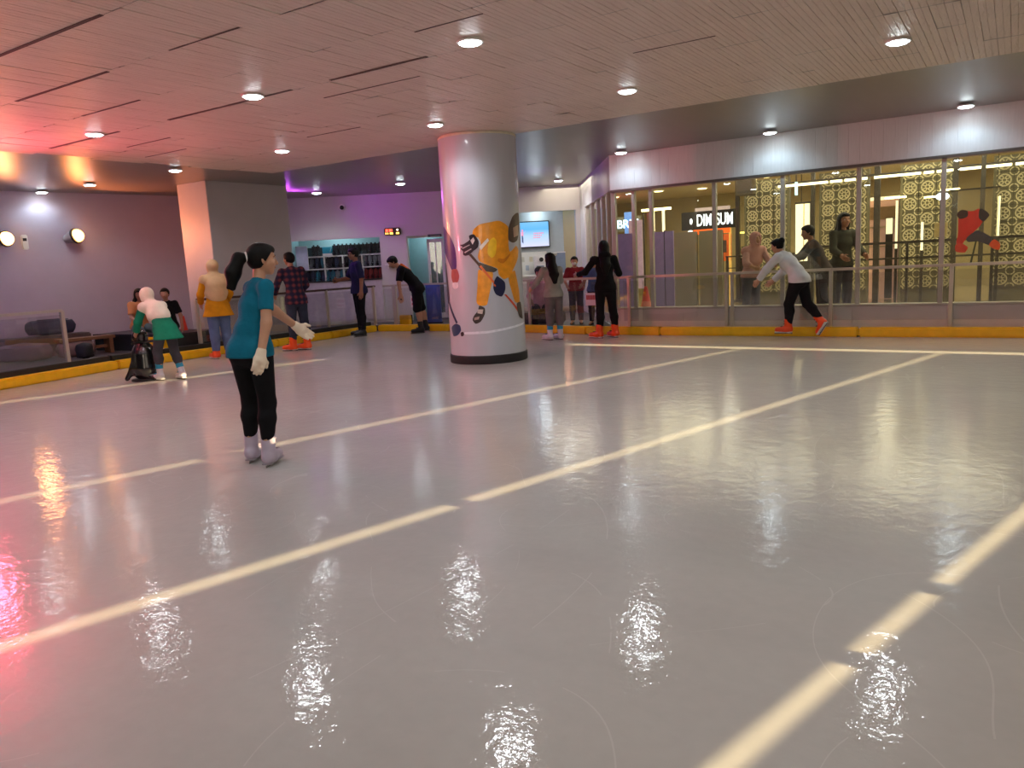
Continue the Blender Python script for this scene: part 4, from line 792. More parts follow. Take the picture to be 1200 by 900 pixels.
class Body:
    """joints of one figure in its own frame: x right, y forward, z up; H = stature without skates"""
    def __init__(s, H, lean=4, side=0, twist=0, aL=((-.12, -.05, -1), (-.08, .15, -1)), aR=((.12, -.05, -1), (.08, .15, -1)), lL=((-.03, .02, -1), (-.02, -.03, -1)), lR=((.03, .02, -1), (.02, -.03, -1)), head=(0, 0), toeL=(-.12, 1), toeR=(.12, 1), lift=.0, seat=None, hs=1.0, bulk=1.0):
        s.H, s.hs, s.bulk = H, hs, bulk; h = H
        le, si, tw = math.radians(lean), math.radians(side), math.radians(twist)
        up = nrm((math.sin(si), math.sin(le) * math.cos(si), math.cos(le) * math.cos(si))); r0 = v3(1, 0, 0); r0 = nrm(r0 - up * (r0 @ up)); f0 = np.cross(up, r0)
        rt_ = r0 * math.cos(tw) + f0 * math.sin(tw); ft = np.cross(up, rt_)
        s.up, s.r, s.f = up, rt_, ft; s.pr = v3(1, 0, 0)
        pel = v3(0, 0, 0); s.pel = pel
        s.hip = [pel + v3(x * .052 * h, 0, -.01 * h) for x in (-1, 1)]
        upl = nrm(up + v3(0, 0, .8))
        s.waist = pel + upl * .085 * h; s.chest = s.waist + up * .115 * h; s.neck = s.waist + up * .235 * h
        s.sh = [s.waist + up * .205 * h + rt_ * x * .102 * h for x in (-1, 1)]
        def chain(o, d, l1, l2):
            a = o + nrm(d[0]) * l1 * h; b = a + nrm(d[1]) * l2 * h; return a, b
        s.el, s.wr, s.kn, s.an = [0, 0], [0, 0], [0, 0], [0, 0]
        for i, d in enumerate((aL, aR)): s.el[i], s.wr[i] = chain(s.sh[i], d, .168, .142)
        for i, d in enumerate((lL, lR)): s.kn[i], s.an[i] = chain(s.hip[i], d, .24, .232)
        s.fdir = [nrm(s.wr[i] - s.el[i]) for i in (0, 1)]
        s.toe = [nrm((*toeL, 0)) if len(toeL) == 2 else nrm(toeL), nrm((*toeR, 0)) if len(toeR) == 2 else nrm(toeR)]
        yw, pt = math.radians(head[0]), math.radians(head[1])
        hf = ft * math.cos(yw) + rt_ * math.sin(yw); hu = nrm(up * .55 + v3(0, 0, .75)); hf = nrm(hf - hu * (hf @ hu))
        hf2 = hf * math.cos(pt) + hu * math.sin(pt); hu = hu * math.cos(pt) - hf * math.sin(pt); s.hf, s.hu = hf2, hu; s.hr = np.cross(s.hf, s.hu)
        s.q = .066 * h * hs; s.hc = s.neck + nrm(up + hu) * .028 * h + s.hu * s.q * 1.0 + s.hf * .2 * s.q
        s.top = s.hc + s.hu * s.q
        low = min(s.an[0][2] - .042 * h - (.03 if s.toe[0][2] > -.2 else .12 * h), s.an[1][2] - .042 * h - (.03 if s.toe[1][2] > -.2 else .12 * h)) - lift
        dz = -low if seat is None else seat - (-.05 * h) - 0
        sh_ = v3(0, 0, dz)
        for n in ('pel', 'waist', 'chest', 'neck', 'hc', 'top'): setattr(s, n, getattr(s, n) + sh_)
        for n in ('hip', 'sh', 'el', 'wr', 'kn', 'an'): setattr(s, n, [p + sh_ for p in getattr(s, n)])
        off = (s.an[0] + s.an[1]) / 2 if seat is None else s.pel; off = v3(off[0], off[1], 0)
        for n in ('pel', 'waist', 'chest', 'neck', 'hc', 'top'): setattr(s, n, getattr(s, n) - off)
        for n in ('hip', 'sh', 'el', 'wr', 'kn', 'an'): setattr(s, n, [p - off for p in getattr(s, n)])
    # --- volumes, e = how much they are inflated for clothing
    def torso(s, S, e=0, hem=None, k=None):
        h, b = s.H, s.bulk; cl = None
        if hem is not None: cl = [(s.waist - (s.waist - s.pel) * hem, -(nrm(s.up + v3(0, 0, .6))))]
        S.rc(s.pel, s.waist, .068 * h * b + e, .054 * h * b + e, ax=s.pr, f=1.30, clip=cl); S.rc(s.waist, s.chest, .054 * h * b + e, .062 * h * b + e, ax=s.r, f=1.28, clip=cl)
        S.rc(s.chest, s.neck - s.up * .05 * h, .062 * h * b + e, .05 * h + e, ax=s.r, f=1.3)
        S.rc(s.sh[0] - s.up * .008 * h, s.neck - s.up * .045 * h, .027 * h + e * .8, .040 * h + e * .8); S.rc(s.sh[1] - s.up * .008 * h, s.neck - s.up * .045 * h, .027 * h + e * .8, .040 * h + e * .8)
        S.rc(s.neck - s.up * .035 * h, s.neck, .036 * h + e, .026 * h + e)
    def hips(s, S, e=0): 
        S.rc(s.pel - v3(.03 * s.H, .012 * s.H, .01 * s.H), s.pel + v3(.03 * s.H, -.012 * s.H, -.01 * s.H), .066 * s.H * s.bulk + e)
    def hips_cut(s, S, e, lo): S.rc(s.pel - v3(.03 * s.H, .012 * s.H, .01 * s.H), s.pel + v3(.03 * s.H, -.012 * s.H, -.01 * s.H), .066 * s.H * s.bulk + e, clip=[(lo, (0, 0, -1))])
    def arm(s, S, i, e=0, end=1.0, clip=True):               # end: 0..1 upper arm, 1..2 forearm
        h = s.H; a, b, c = s.sh[i], s.el[i], s.wr[i]
        if end <= 1: 
            p = a + (b - a) * end; S.rc(a, p + (b - a) * .2, .0275 * h + e, .0255 * h + e * 1.15, clip=[(p, b - a)] if clip else None)
        else:
            S.rc(a, b, .0275 * h + e, .0235 * h + e); p = b + (c - b) * (end - 1); r = .024 + (.0165 - .024) * (end - 1); S.rc(b, p + (c - b) * .08, .024 * h + e, r * h + e, clip=[(p, c - b)] if clip else None)
    def leg(s, S, i, e=0, end=2.0, e2=None):
        h = s.H; a, b, c = s.hip[i], s.kn[i], s.an[i]; e2 = e if e2 is None else e2; bk = s.bulk
        if end <= 1:
            p = a + (b - a) * end; S.rc(a, p + (b - a) * .25, .054 * h * bk + e, (.054 - .018 * end) * h + e2, clip=[(p, b - a)])
        else:
            S.rc(a, b, .054 * h * bk + e, .035 * h + (e + e2) / 2); p = b + (c - b) * (end - 1)
            m = b + (c - b) * .3 - s.toe[i] * .008 * h; S.rc(b, m, .035 * h + e2, .036 * h + e2, clip=[(p, c - b)]); S.rc(m, p + (c - b) * .08, .036 * h + e2, .023 * h + e2 * 1.05, clip=[(p, c - b)])
    def headv(s, S, face=True):
        q, c, r, f, u = s.q, s.hc, s.hr, s.hf, s.hu
        S.rc(s.neck - s.up * .02 * s.H, c - u * .45 * q - f * .2 * q, .030 * s.H, .027 * s.H)
        S.el(c + u * .18 * q - f * .10 * q, r, f, u, (.72 * q, .88 * q, .82 * q)); S.el(c - u * .30 * q + f * .20 * q, r, f, u, (.56 * q, .60 * q, .64 * q)); S.el(c - u * .80 * q + f * .50 * q, r, f, u, (.24 * q, .2 * q, .18 * q), k=.25 * q)
        if face:
            S.rc(c + u * .06 * q + f * .76 * q, c - u * .24 * q + f * .92 * q, .07 * q, .115 * q, k=.12 * q)
            for x in (-1, 1):
                S.el(c + r * x * .70 * q - f * .02 * q - u * .08 * q, nrm(r + f * .4 * x), f, u, (.07 * q, .17 * q, .27 * q), k=.06 * q)
                S.el(c + r * x * .3 * q + f * .70 * q + u * .20 * q, r, f, u, (.2 * q, .08 * q, .06 * q), k=.1 * q); S.el(c + r * x * .36 * q + f * .5 * q - u * .22 * q, r, f, u, (.22 * q, .24 * q, .2 * q), k=.15 * q)
            S.el(c - u * .52 * q + f * .76 * q, r, f, u, (.2 * q, .08 * q, .08 * q), k=.06 * q)
    def hand(s, S, i, curl=.35, e=0, flat=False, k=.006):
        h = s.H; w_ = s.wr[i]; d = s.fdir[i]; side = s.r * (1 if i else -1); pn = nrm(np.cross(d, s.f) if abs(d @ s.f) < .8 else np.cross(d, s.up)); th = nrm(s.f - d * (s.f @ d)) if abs(d @ s.f) < .8 else nrm(s.up - d * (s.up @ d))
        pal = nrm(-side - d * (-side @ d) - th * (-side @ th)); L = .058 * h
        S.rc(w_ - d * .012 * h, w_ + d * L * .5, .0165 * h + e, .020 * h + e, ax=th, f=1.2, k=.012)
        S.rc(w_ + d * L * .45 - th * .014 * h, w_ + d * L * .95 - th * .016 * h, .0125 * h + e, .010 * h + e, k=.012); S.rc(w_ + d * L * .45 + th * .012 * h, w_ + d * L * 1.0 + th * .016 * h, .0125 * h + e, .010 * h + e, k=.012)
        fr = max(.0052 * h + e * .7, .0052 * h)
        for j, ln in enumerate((.86, 1.0, .93, .72)):
            o = (1.5 - j) * .0135 * h; b = w_ + d * L * (.98 if j < 3 else .9) + th * o; c_ = .18 if flat else curl; sp = 0 if flat else .06
            d1 = nrm(d + pal * c_ * 1.0 + th * o / h * 4 * sp); d2 = nrm(d + pal * c_ * 2.6); l = .020 * h * ln; m = b + d1 * l * 1.1
            S.rc(b - d * .01 * h, m, fr * 1.12, fr * 1.03, k=k); S.rc(m, m + d2 * l * 1.15, fr * 1.03, fr * .85, k=k)
        b = w_ + d * L * .28 + th * .016 * h; m = b + nrm(th + d * .9 + pal * .3) * .026 * h; S.rc(b, m, fr * 1.35, fr * 1.2, k=.01); S.rc(m, m + nrm(d + th * .25 + pal * .4) * .022 * h, fr * 1.2, fr * .95, k=k)

BODY_H = .010
def boots(B, root, kind, name='skate_boot', h=.008):
    """one skate per foot: shell, sole, blade, trim"""
    st = dict(orange=((238, 78, 20), (232, 226, 220), (40, 32, 36)), white=((206, 200, 206), (214, 208, 208), (28, 140, 172)), black=((26, 25, 28), (60, 58, 60), (16, 16, 18)), lavender=((178, 164, 182), (150, 140, 150), (188, 176, 190)))[kind]
    mt = M('boot_' + kind, st[0], .38 if kind != 'black' else .5, var=.08); ms_ = M('boot_sole_' + kind, st[1], .45); mc = M('boot_trim_' + kind, st[2], .5)
    for i in (0, 1):
        a = B.an[i]; t = B.toe[i]; k = B.kn[i]; sh = nrm(k - a); hh = B.H; dn = nrm(-sh + t * (sh @ t)) if t[2] < -.2 else v3(0, 0, -1)
        if t[2] < -.2: dn = nrm(-v3(0, 0, 1) - t * (-v3(0, 0, 1) @ t) - 0 * t)
        dn = nrm(dn - t * (dn @ t)); w = nrm(np.cross(dn, t)); S = Sdf(); big = 1.18 if kind == 'orange' else 1.0
        sole = a + dn * .042 * hh; cp = [(sole + dn * .003, dn)]
        up_ = a + sh * {'white': .07, 'lavender': .135}.get(kind, .085) * hh
        S.rc(a + dn * .005, up_ + sh * .03, .031 * hh * big, .034 * hh * big, clip=[(up_, sh)]); S.rc(a + dn * .02 * hh - t * .012 * hh, a + dn * .02 * hh + t * .03 * hh, .030 * hh * big, .029 * hh * big, clip=cp)
        S.rc(a + dn * .022 * hh + t * .02 * hh, a + dn * .026 * hh + t * .105 * hh, .029 * hh * big, .022 * hh * big, ax=w, f=1.15, clip=cp)
        b = link(name, S.mesh(name, h, .02), mt, root)
        def obox(nm, c, l, wd, th, mat):
            R = Matrix([list(t), list(w), list(-dn)]).transposed(); return MB().box(Vector(c), (l, wd, th), R, min(l, wd, th) * .3).build(nm, mat, b)
        c0 = sole + t * .045 * hh
        obox('sole', c0 + dn * .006, .165 * hh, .046 * hh * big, .012, ms_)
        if kind == 'orange': obox('heel_plate', c0 - t * .055 * hh + dn * .014, .04 * hh, .03 * hh, .012, ms_)
        bl = MB(); R = Matrix([list(t), list(w), list(-dn)]).transposed(); BLm = M('blade_steel', (150, 150, 156), .25, metal=.9)
        bl.box(Vector(c0 + dn * .024), (.175 * hh, .004, .016), R); [bl.box(Vector(c0 + t * x * hh + dn * .014), (.02, .012, .016), R) for x in (-.05, .05)]; bl.build('blade', BLm, b)
        lc = MB()
        for q in (range(3)):
            p = a + t * (.028 + .012 * (2 - q) * (q == 0)) * hh * big + sh * (.01 + .026 * q) * hh + t * .004; lc.box(Vector(p), (.012, .05 * hh, .010), R)
        lc.build('buckles' if kind == 'orange' else 'laces', mc, b)
        if kind == 'white':
            S = Sdf(); S.rc(a + sh * .055 * hh, a + sh * .14 * hh, .036 * hh, .037 * hh, clip=[(a + sh * .12 * hh, sh), (a + sh * .06 * hh, -sh)]); link('teal_cuff', S.mesh('teal_cuff', h, .01), mc, b)
def faceparts(B, root, glasses=False):
    q, c, r, f, u = B.q, B.hc, B.hr, B.hf, B.hu; RM = Matrix([list(r), list(f), list(u)]).transposed().to_4x4()
    for x in (-1, 1):
        m = MB(); bmesh.ops.create_uvsphere(m.bm, u_segments=12, v_segments=8, radius=1, matrix=Matrix.Translation(c + r * x * .29 * q + f * .690 * q + u * .07 * q) @ RM @ Matrix.Diagonal((.105 * q, .05 * q, .055 * q, 1))); e = m.build('eye', M('eye_white', (220, 214, 208), .3, var=0), root, True)
        m = MB(); bmesh.ops.create_uvsphere(m.bm, u_segments=10, v_segments=6, radius=1, matrix=Matrix.Translation(c + r * x * .29 * q + f * .722 * q + u * .07 * q) @ RM @ Matrix.Diagonal((.06 * q, .03 * q, .055 * q, 1))); m.build('iris', EYE, e, True)
        m = MB(); bmesh.ops.create_uvsphere(m.bm, u_segments=10, v_segments=6, radius=1, matrix=Matrix.Translation(c + r * x * .32 * q + f * .74 * q + u * .27 * q) @ RM @ Matrix.Diagonal((.19 * q, .05 * q, .03 * q, 1))); m.build('eyebrow', HAIR, root, True)
    m = MB(); bmesh.ops.create_uvsphere(m.bm, u_segments=12, v_segments=8, radius=1, matrix=Matrix.Translation(c + f * .80 * q - u * .51 * q) @ RM @ Matrix.Diagonal((.2 * q, .05 * q, .055 * q, 1))); m.build('mouth', LIPS, root, True)
    if glasses:
        m = MB()
        for x in (-1, 1):
            for k in range(16):
                a0, a1 = 2 * PI * k / 16, 2 * PI * (k + 1) / 16; P = lambda a: Vector(c + r * (x * .32 + .22 * math.cos(a)) * q + f * .86 * q + u * (.06 + .2 * math.sin(a)) * q); m.bar(P(a0), P(a1), .05 * q, .05 * q)
            m.bar(Vector(c + r * x * .52 * q + f * .86 * q + u * .1 * q), Vector(c + r * x * .76 * q + u * .08 * q), .05 * q, .05 * q)
        m.build('glasses', BLACK, root)
def hair(B, root, style, h=.008, mat=None):
    q, c, r, f, u = B.q, B.hc, B.hr, B.hf, B.hu; S = Sdf(); mat = mat or HAIR
    n = f * .80 - u * .50; hl = [(c + f * .28 * q + u * .12 * q, n)]
    if style == 'short': hl = [(c + f * .30 * q + u * .12 * q, n), (c - u * .42 * q, -u)]
    S.el(c + u * .20 * q - f * .10 * q, r, f, u, (.82 * q, .97 * q, .90 * q), clip=hl); S.el(c + u * .62 * q + f * .30 * q, r, f, u, (.56 * q, .50 * q, .36 * q), k=.1 * q)
    if style in ('short', 'pony', 'bun'): S.el(c - u * .25 * q - f * .42 * q, r, f, u, (.60 * q, .48 * q, .42 * q), k=.2 * q)
    if style == 'bun': S.el(c + u * .55 * q - f * .85 * q, r, f, u, (.5 * q, .5 * q, .5 * q), k=.1 * q)
    if style == 'long':
        b0 = c - f * .45 * q; b1 = B.neck - B.f * .045 * B.H; b2 = B.chest - B.f * .085 * B.H + B.up * .02 * B.H; b3 = B.waist - B.f * .085 * B.H + B.up * .04 * B.H
        S.rc(b0, b1, .62 * q, .62 * q, ax=B.r, f=1.15); S.rc(b1, b2, .60 * q, .55 * q, ax=B.r, f=1.45); S.rc(b2, b3, .54 * q, .26 * q, ax=B.r, f=1.5)
        for x in (-1, 1): S.rc(c + r * x * .62 * q - u * .1 * q, B.neck + B.r * x * .045 * B.H - B.up * .02 * B.H, .24 * q, .26 * q); S.rc(B.neck + B.r * x * .045 * B.H - B.up * .02 * B.H, B.chest + B.r * x * .06 * B.H + B.f * .05 * B.H, .26 * q, .14 * q)
    hm = link('hair', S.mesh('hair', h, .25 * q), mat, root)
    if style == 'pony':
        tb = c + u * .12 * q - f * .98 * q; S = Sdf(); p1 = tb - f * .50 * q - u * .12 * q; p2 = p1 - f * .38 * q - u * .95 * q; p3 = p2 - f * .05 * q - u * .95 * q + f * .0 * q
        S.rc(tb, p1, .24 * q, .40 * q); S.rc(p1, p2, .40 * q, .50 * q); S.rc(p2, p3, .50 * q, .20 * q); S.rc(p2, p3 - f * .3 * q, .30 * q, .1 * q); link('ponytail', S.mesh('ponytail', h * .8, .02), mat, hm)
        S = Sdf(); S.el(tb - f * .02 * q, r, nrm(-f - u * .2), nrm(u - f * .2), (.33 * q, .14 * q, .34 * q)); link('hair_tie', S.mesh('hair_tie', h * .7, .01), M('hair_tie_white', (222, 218, 216), .8), hm)
    return hm
def hijab(B, root, rgb, name, h=.009, drape=1.0):
    q, c, r, f, u = B.q, B.hc, B.hr, B.hf, B.hu; S = Sdf(); H = B.H
    S.el(c + u * .16 * q - f * .10 * q, r, f, u, (.92 * q, 1.05 * q, .98 * q)); S.el(c - u * .45 * q + f * .12 * q, r, f, u, (.78 * q, .80 * q, .75 * q)); S.rc(c - u * .7 * q, B.neck, .62 * q, .75 * q)
    S.rc(B.neck - B.up * .01 * H, B.chest + B.up * (.03 - .05 * drape) * H, .052 * H, .088 * H, ax=B.r, f=1.38); S.rc(B.sh[0] - B.up * .01 * H, B.sh[1] - B.up * .01 * H, .056 * H)
    S.rc(B.chest + B.up * .02 * H - B.f * .03 * H, B.chest - B.up * .06 * drape * H - B.f * .03 * H, .085 * H, .075 * H, ax=B.r, f=1.25)
    S.el(c - u * .12 * q + f * .95 * q, r, f, u, (.50 * q, .45 * q, .66 * q), neg=True, k=.1 * q)
    return link('hijab', S.mesh('hijab', h, .035), cloth(name, rgb, .08, .4), root)
def place(name, label, x, y, R, A, group=None, z=0):
    vd = nrm((x, y, 0)); rgt = v3(vd[1], -vd[0], 0); hd_ = nrm(rgt * R + vd * A); ang = math.atan2(hd_[1], hd_[0]) - PI / 2
    return thing(name, label, 'person', (x, y, z), ang, group)
def skin_body(B, root, mat=None, h=BODY_H, hands=(True, True), face=True, feet=False, curl=.35):
    S = Sdf(); B.torso(S); B.hips(S)
    for i in (0, 1):
        B.arm(S, i, end=2.0, clip=False); B.leg(S, i)
        if hands[i]: B.hand(S, i, curl)
        if feet: S.rc(B.an[i], B.an[i] + B.toe[i] * .1 * B.H - v3(0, 0, .025 * B.H), .024 * B.H, .018 * B.H)
    B.headv(S, face); return link('body', S.mesh('body', h, .018), mat or SKIN, root)
def garment(B, root, name, mat, sleeves=None, e=.010, hem=None, h=.010, legs=None, flare=None, k=.025, e2=None, hood=False):
    S = Sdf()
    if sleeves is not None:
        B.torso(S, e, hem)
        for i in (0, 1): B.arm(S, i, e, sleeves if not isinstance(sleeves, tuple) else sleeves[i])
        if hem is not None and hem > 1:
            lo_ = B.pel - (B.waist - B.pel) * (hem - 1); B.hips_cut(S, e + .008, lo_); S.rc(B.pel, B.waist, .066 * B.H * B.bulk + e + .008, .054 * B.H * B.bulk + e + .004, ax=B.pr, f=1.3, clip=[(lo_, (0, 0, -1))]); S.rc(B.pel, lo_ - v3(0, 0, .03), .070 * B.H * B.bulk + e + .006, .074 * B.H * B.bulk + e + .006 + (flare or 0), ax=B.pr, f=1.3, clip=[(lo_, (0, 0, -1))])
        S.el(B.neck + B.up * .028 * B.H + B.f * .012 * B.H, B.r, B.f, B.up, (.040 * B.H, .046 * B.H, .028 * B.H), neg=True, k=.008)
        if hood: S.el(B.neck - B.f * .055 * B.H - B.up * .0 * B.H, B.r, B.f, B.up, (.065 * B.H, .04 * B.H, .05 * B.H))
    if legs is not None:
        B.hips(S, e); S.rc(B.pel, B.waist - (B.waist - B.pel) * .3, .062 * B.H * B.bulk + e, .055 * B.H * B.bulk + e, ax=B.pr, f=1.28)
        for i in (0, 1): B.leg(S, i, e, legs, e2)
    return link(name, S.mesh(name, h, k), mat, root)

# ---- girl skating in the middle: teal T-shirt, black leggings, cream gloves, pony tail
t = place('person', 'girl in teal T-shirt, black leggings and cream gloves, gliding with a ponytail', -4.405, 3.43, .64, .77)
B = Body(1.50, lean=14, side=7, twist=-32, head=(10, 2), aR=((.10, -.26, -1), (-.08, -.34, -1)), aL=((.22, .75, -.78), (.34, .85, -.72)), lR=((.05, .0, -1), (.03, -.16, -1)), lL=((-.05, .16, -1), (-.02, -.10, -1)), toeL=(-.34, .94), toeR=(-.28, .96), hs=1.06, bulk=1.02)
skin_body(B, t, h=.006, hands=(False, False)); faceparts(B, t); hair(B, t, 'pony', .006)
garment(B, t, 'tshirt', cloth('teal', (18, 100, 124), .10, .5), sleeves=.66, e=.009, hem=1.34, h=.007, flare=.006)
garment(B, t, 'leggings', cloth('black_leggings', (17, 16, 19), .2), legs=1.79, e=.006, h=.007, e2=.006)
gm = cloth('cream_glove', (226, 206, 184), .05, .5)
for i, fl_ in ((0, True), (1, False)):
    S = Sdf(); B.hand(S, i, .45, .0035, flat=fl_); S.rc(B.wr[i] - B.fdir[i] * .035, B.wr[i] + B.fdir[i] * .01, .027, .027, clip=[(B.wr[i] - B.fdir[i] * .035, -B.fdir[i])]); g_ = link('glove', S.mesh('glove', .0032, .006), gm, t)
    S = Sdf(); S.rc(B.wr[i] - B.fdir[i] * .008, B.wr[i] - B.fdir[i] * .003, .0275); link('cuff_band', S.mesh('cuff_band', .004, .004), cloth('glove_band', (196, 176, 156)), g_)
boots(B, t, 'lavender', h=.006)

# ---- child in white hijab leaning over the black seal
t = place('person', 'child in white headscarf and green tunic bent over a black skating aid', -9.42, 6.05, -.55, .83)
B = Body(1.30, lean=42, head=(0, 0), aL=((-.22, .35, -.9), (.1, .55, -.8)), aR=((.22, .35, -.9), (-.1, .55, -.8)), lL=((-.04, .34, -.94), (0, -.02, -1)), lR=((.04, -.10, -1), (.02, -.36, -.93)), toeL=(-.1, 1), toeR=(.15, 1), hs=1.12)
skin_body(B, t); hijab(B, t, (232, 226, 206), 'white_scarf', drape=1.3)
gr_ = cloth('green', (30, 128, 98), .12, .6)
garment(B, t, 'tunic', gr_, sleeves=1.85, e=.020, hem=2.35, flare=.04)
garment(B, t, 'trousers', cloth('grey_trousers', (74, 72, 78)), legs=1.56, e=.012); boots(B, t, 'white')
t2 = place('skating_aid', 'shiny black seal shaped skating aid pushed by the child', -9.84, 5.96, -.55, .83); t2['category'] = 'skating aid'
S = Sdf(); S.rc((0, 0, .18), (0, .0, .34), .19, .165); S.rc((0, .02, .34), (0, .03, .5), .13, .085); S.el((0, .05, .60), (1, 0, 0), (0, 1, 0), (0, 0, 1), (.095, .115, .09)); S.rc((0, .1, .585), (0, .19, .565), .05, .035); S.rc((-.13, .06, .2), (-.21, .13, .04), .05, .03); S.rc((.13, .06, .2), (.21, .13, .04), .05, .03); S.rc((0, -.1, .05), (0, -.24, .035), .06, .03, ax=(1, 0, 0), f=1.6)
SEALM = M('seal_black', (20, 20, 23), .22, var=.1, coat=.6); link('seal_body', S.mesh('seal_body', .011, .05), SEALM, t2)
MB().cyl((-.2, -.05, .52), (.2, -.05, .52), .018, n=12).build('handle_bar', SEALM, t2, True); MB().lathe([(.2, 0), (.2, .02), (.18, .03)], n=28).build('runner_base', BLACK, t2, True)

# ---- girl in mustard at the pillar
t = place('person', 'girl in beige headscarf, mustard dress and jeans at the rail by the pillar', -10.98, 8.02, -.25, .97)
B = Body(1.58, lean=2, head=(-14, -2), aL=((-.30, .12, -1), (.12, .7, -.6)), aR=((.25, .1, -1), (-.05, .75, -.55)), toeL=(-.2, 1), toeR=(.2, 1), bulk=1.08)
skin_body(B, t); hijab(B, t, (206, 170, 128), 'beige_scarf', drape=1.6); garment(B, t, 'dress', cloth('mustard', (190, 126, 18), .14, .6), sleeves=1.9, e=.022, hem=2.15, flare=.05)
garment(B, t, 'jeans', cloth('jeans_blue', (92, 108, 142), .15), legs=1.9, e=.022); boots(B, t, 'orange')
# ---- boy in plaid shirt
t = place('person', 'boy in dark plaid shirt and jeans leaning on the rail in orange boots', -10.42, 9.20, -.30, .95)
B = Body(1.66, lean=7, side=-3, head=(-25, 4), aL=((-.35, .25, -.9), (.1, .75, -.5)), aR=((.28, .1, -1), (-.3, .65, -.6)), lL=((-.05, .05, -1), (-.02, .02, -1)), lR=((.05, -.02, -1), (.04, -.05, -1)), toeL=(-.6, .7), toeR=(-.5, .8))
skin_body(B, t, SKIN2); hair(B, t, 'short')
PL = M('cloth_plaid', (58, 44, 66), .85, var=.3, scale=6); nt = PL.node_tree; p_ = nt.nodes['Principled BSDF']; tc = nt.nodes.new('ShaderNodeTexCoord'); wv = []
for ax in ('X', 'Z'):
    wn = nt.nodes.new('ShaderNodeTexWave'); wn.bands_direction = ax; wn.inputs['Scale'].default_value = 3.2; nt.links.new(tc.outputs['Object'], wn.inputs[0]); wv.append(wn)
md = nt.nodes.new('ShaderNodeMath'); md.operation = 'ADD'; nt.links.new(wv[0].outputs[1], md.inputs[0]); nt.links.new(wv[1].outputs[1], md.inputs[1]); crp = nt.nodes.new('ShaderNodeValToRGB'); m_ = nt.nodes.new('ShaderNodeMath'); m_.operation = 'MULTIPLY'; m_.inputs[1].default_value = .5; nt.links.new(md.outputs[0], m_.inputs[0]); nt.links.new(m_.outputs[0], crp.inputs[0])
crp.color_ramp.elements[0].color = lin((34, 32, 58)); crp.color_ramp.elements[1].color = lin((122, 58, 62)); e_ = crp.color_ramp.elements.new(.5); e_.color = lin((48, 38, 56)); nt.links.new(crp.outputs[0], p_.inputs['Base Color'])
garment(B, t, 'plaid_shirt', PL, sleeves=1.9, e=.018, hem=1.65, flare=.012); garment(B, t, 'jeans', cloth('jeans_dark', (50, 54, 68), .2), legs=1.9, e=.014); boots(B, t, 'orange')
# ---- staff man
t = place('person', 'man with glasses in navy polo and black trousers holding out one hand', -11.15, 11.5, -.92, -.25)
B = Body(1.74, lean=2, head=(8, -4), aR=((.22, .42, -.9), (-.35, .9, -.12)), aL=((-.16, -.1, -1), (-.05, .12, -1)), lL=((-.07, .05, -1), (-.05, -.02, -1)), lR=((.06, -.02, -1), (.05, -.03, -1)), toeL=(-.3, 1), toeR=(.35, 1), bulk=1.06)
skin_body(B, t, SKIN2); faceparts(B, t, True); hair(B, t, 'short'); garment(B, t, 'polo_shirt', cloth('navy', (40, 42, 74), .12, .4), sleeves=.95, e=.020, hem=1.45, flare=.01); garment(B, t, 'trousers', cloth('black_trousers', (24, 23, 28), .15), legs=1.92, e=.016); boots(B, t, 'black')
MB().bar(Vector(B.wr[1] + B.fdir[1] * .09 - v3(.05, 0, 0)), Vector(B.wr[1] + B.fdir[1] * .11 + v3(.12, .05, .0)), .035, .02).build('held_pouch', BLACK, t)
# ---- boy bending over
t = place('person', 'boy in black shirt and shorts bending forward with hanging arms', -10.12, 12.22, -.97, -.1)
B = Body(1.70, lean=42, head=(0, -20), aL=((-.1, .25, -1), (-.05, -.05, -1)), aR=((.1, .15, -1), (.05, -.1, -1)), lL=((-.05, .05, -1), (0, -.12, -1)), lR=((.06, -.2, -1), (.02, -.2, -1)), toeL=(-.1, 1), toeR=(.1, 1))
skin_body(B, t, SKIN); faceparts(B, t); hair(B, t, 'short'); garment(B, t, 'tshirt', cloth('black_tee', (18, 18, 21), .2, .4), sleeves=.85, e=.020, hem=1.35, flare=.01); garment(B, t, 'shorts', cloth('black_shorts', (20, 19, 22), .2), legs=1.05, e=.026, e2=.03); boots(B, t, 'black')
S = Sdf(); 
for i in (0, 1): S.rc(B.wr[i], B.wr[i] + B.fdir[i] * .07, .024, .028)
link('black_gloves', S.mesh('black_gloves', .009), BLACK, t); S = Sdf(); S.rc(B.neck - B.f * .07 - B.r * .05, B.chest - B.f * .11 + B.r * .02, .03, .03, ax=B.r, f=2); link('orange_strap', S.mesh('orange_strap', .009), cloth('orange', (222, 104, 50)), t)
# ---- girl in grey
t = place('person', 'girl with long dark hair and white bow, grey top and grey trousers', -6.42, 11.18, -.35, .94)
B = Body(1.40, lean=9, head=(-22, 0), aL=((-.35, .45, -.8), (-.2, .8, -.5)), aR=((.25, .5, -.8), (.1, .9, -.05)), lL=((-.02, .04, -1), (-.02, -.04, -1)), lR=((.03, -.02, -1), (.02, -.05, -1)), toeL=(-.45, .9), toeR=(-.3, .95), hs=1.08)
skin_body(B, t); hr_ = hair(B, t, 'long'); garment(B, t, 'top', cloth('pale_grey', (150, 146, 138), .1, .5), sleeves=1.85, e=.018, hem=1.30, flare=.008); garment(B, t, 'trousers', cloth('grey_slacks', (106, 98, 100), .12), legs=1.56, e=.014); boots(B, t, 'white')
m = MB(); cc = Vector(B.hc + B.hu * B.q * .75 - B.hf * B.q * .55 + B.hr * .5 * B.q)
for x in (-1, 1): m.ball(cc + Vector(B.hr * x * .035), (.036, .02, .03), 12)
m.ball(cc, .018, 10); m.build('white_bow', WHITE, hr_, True)
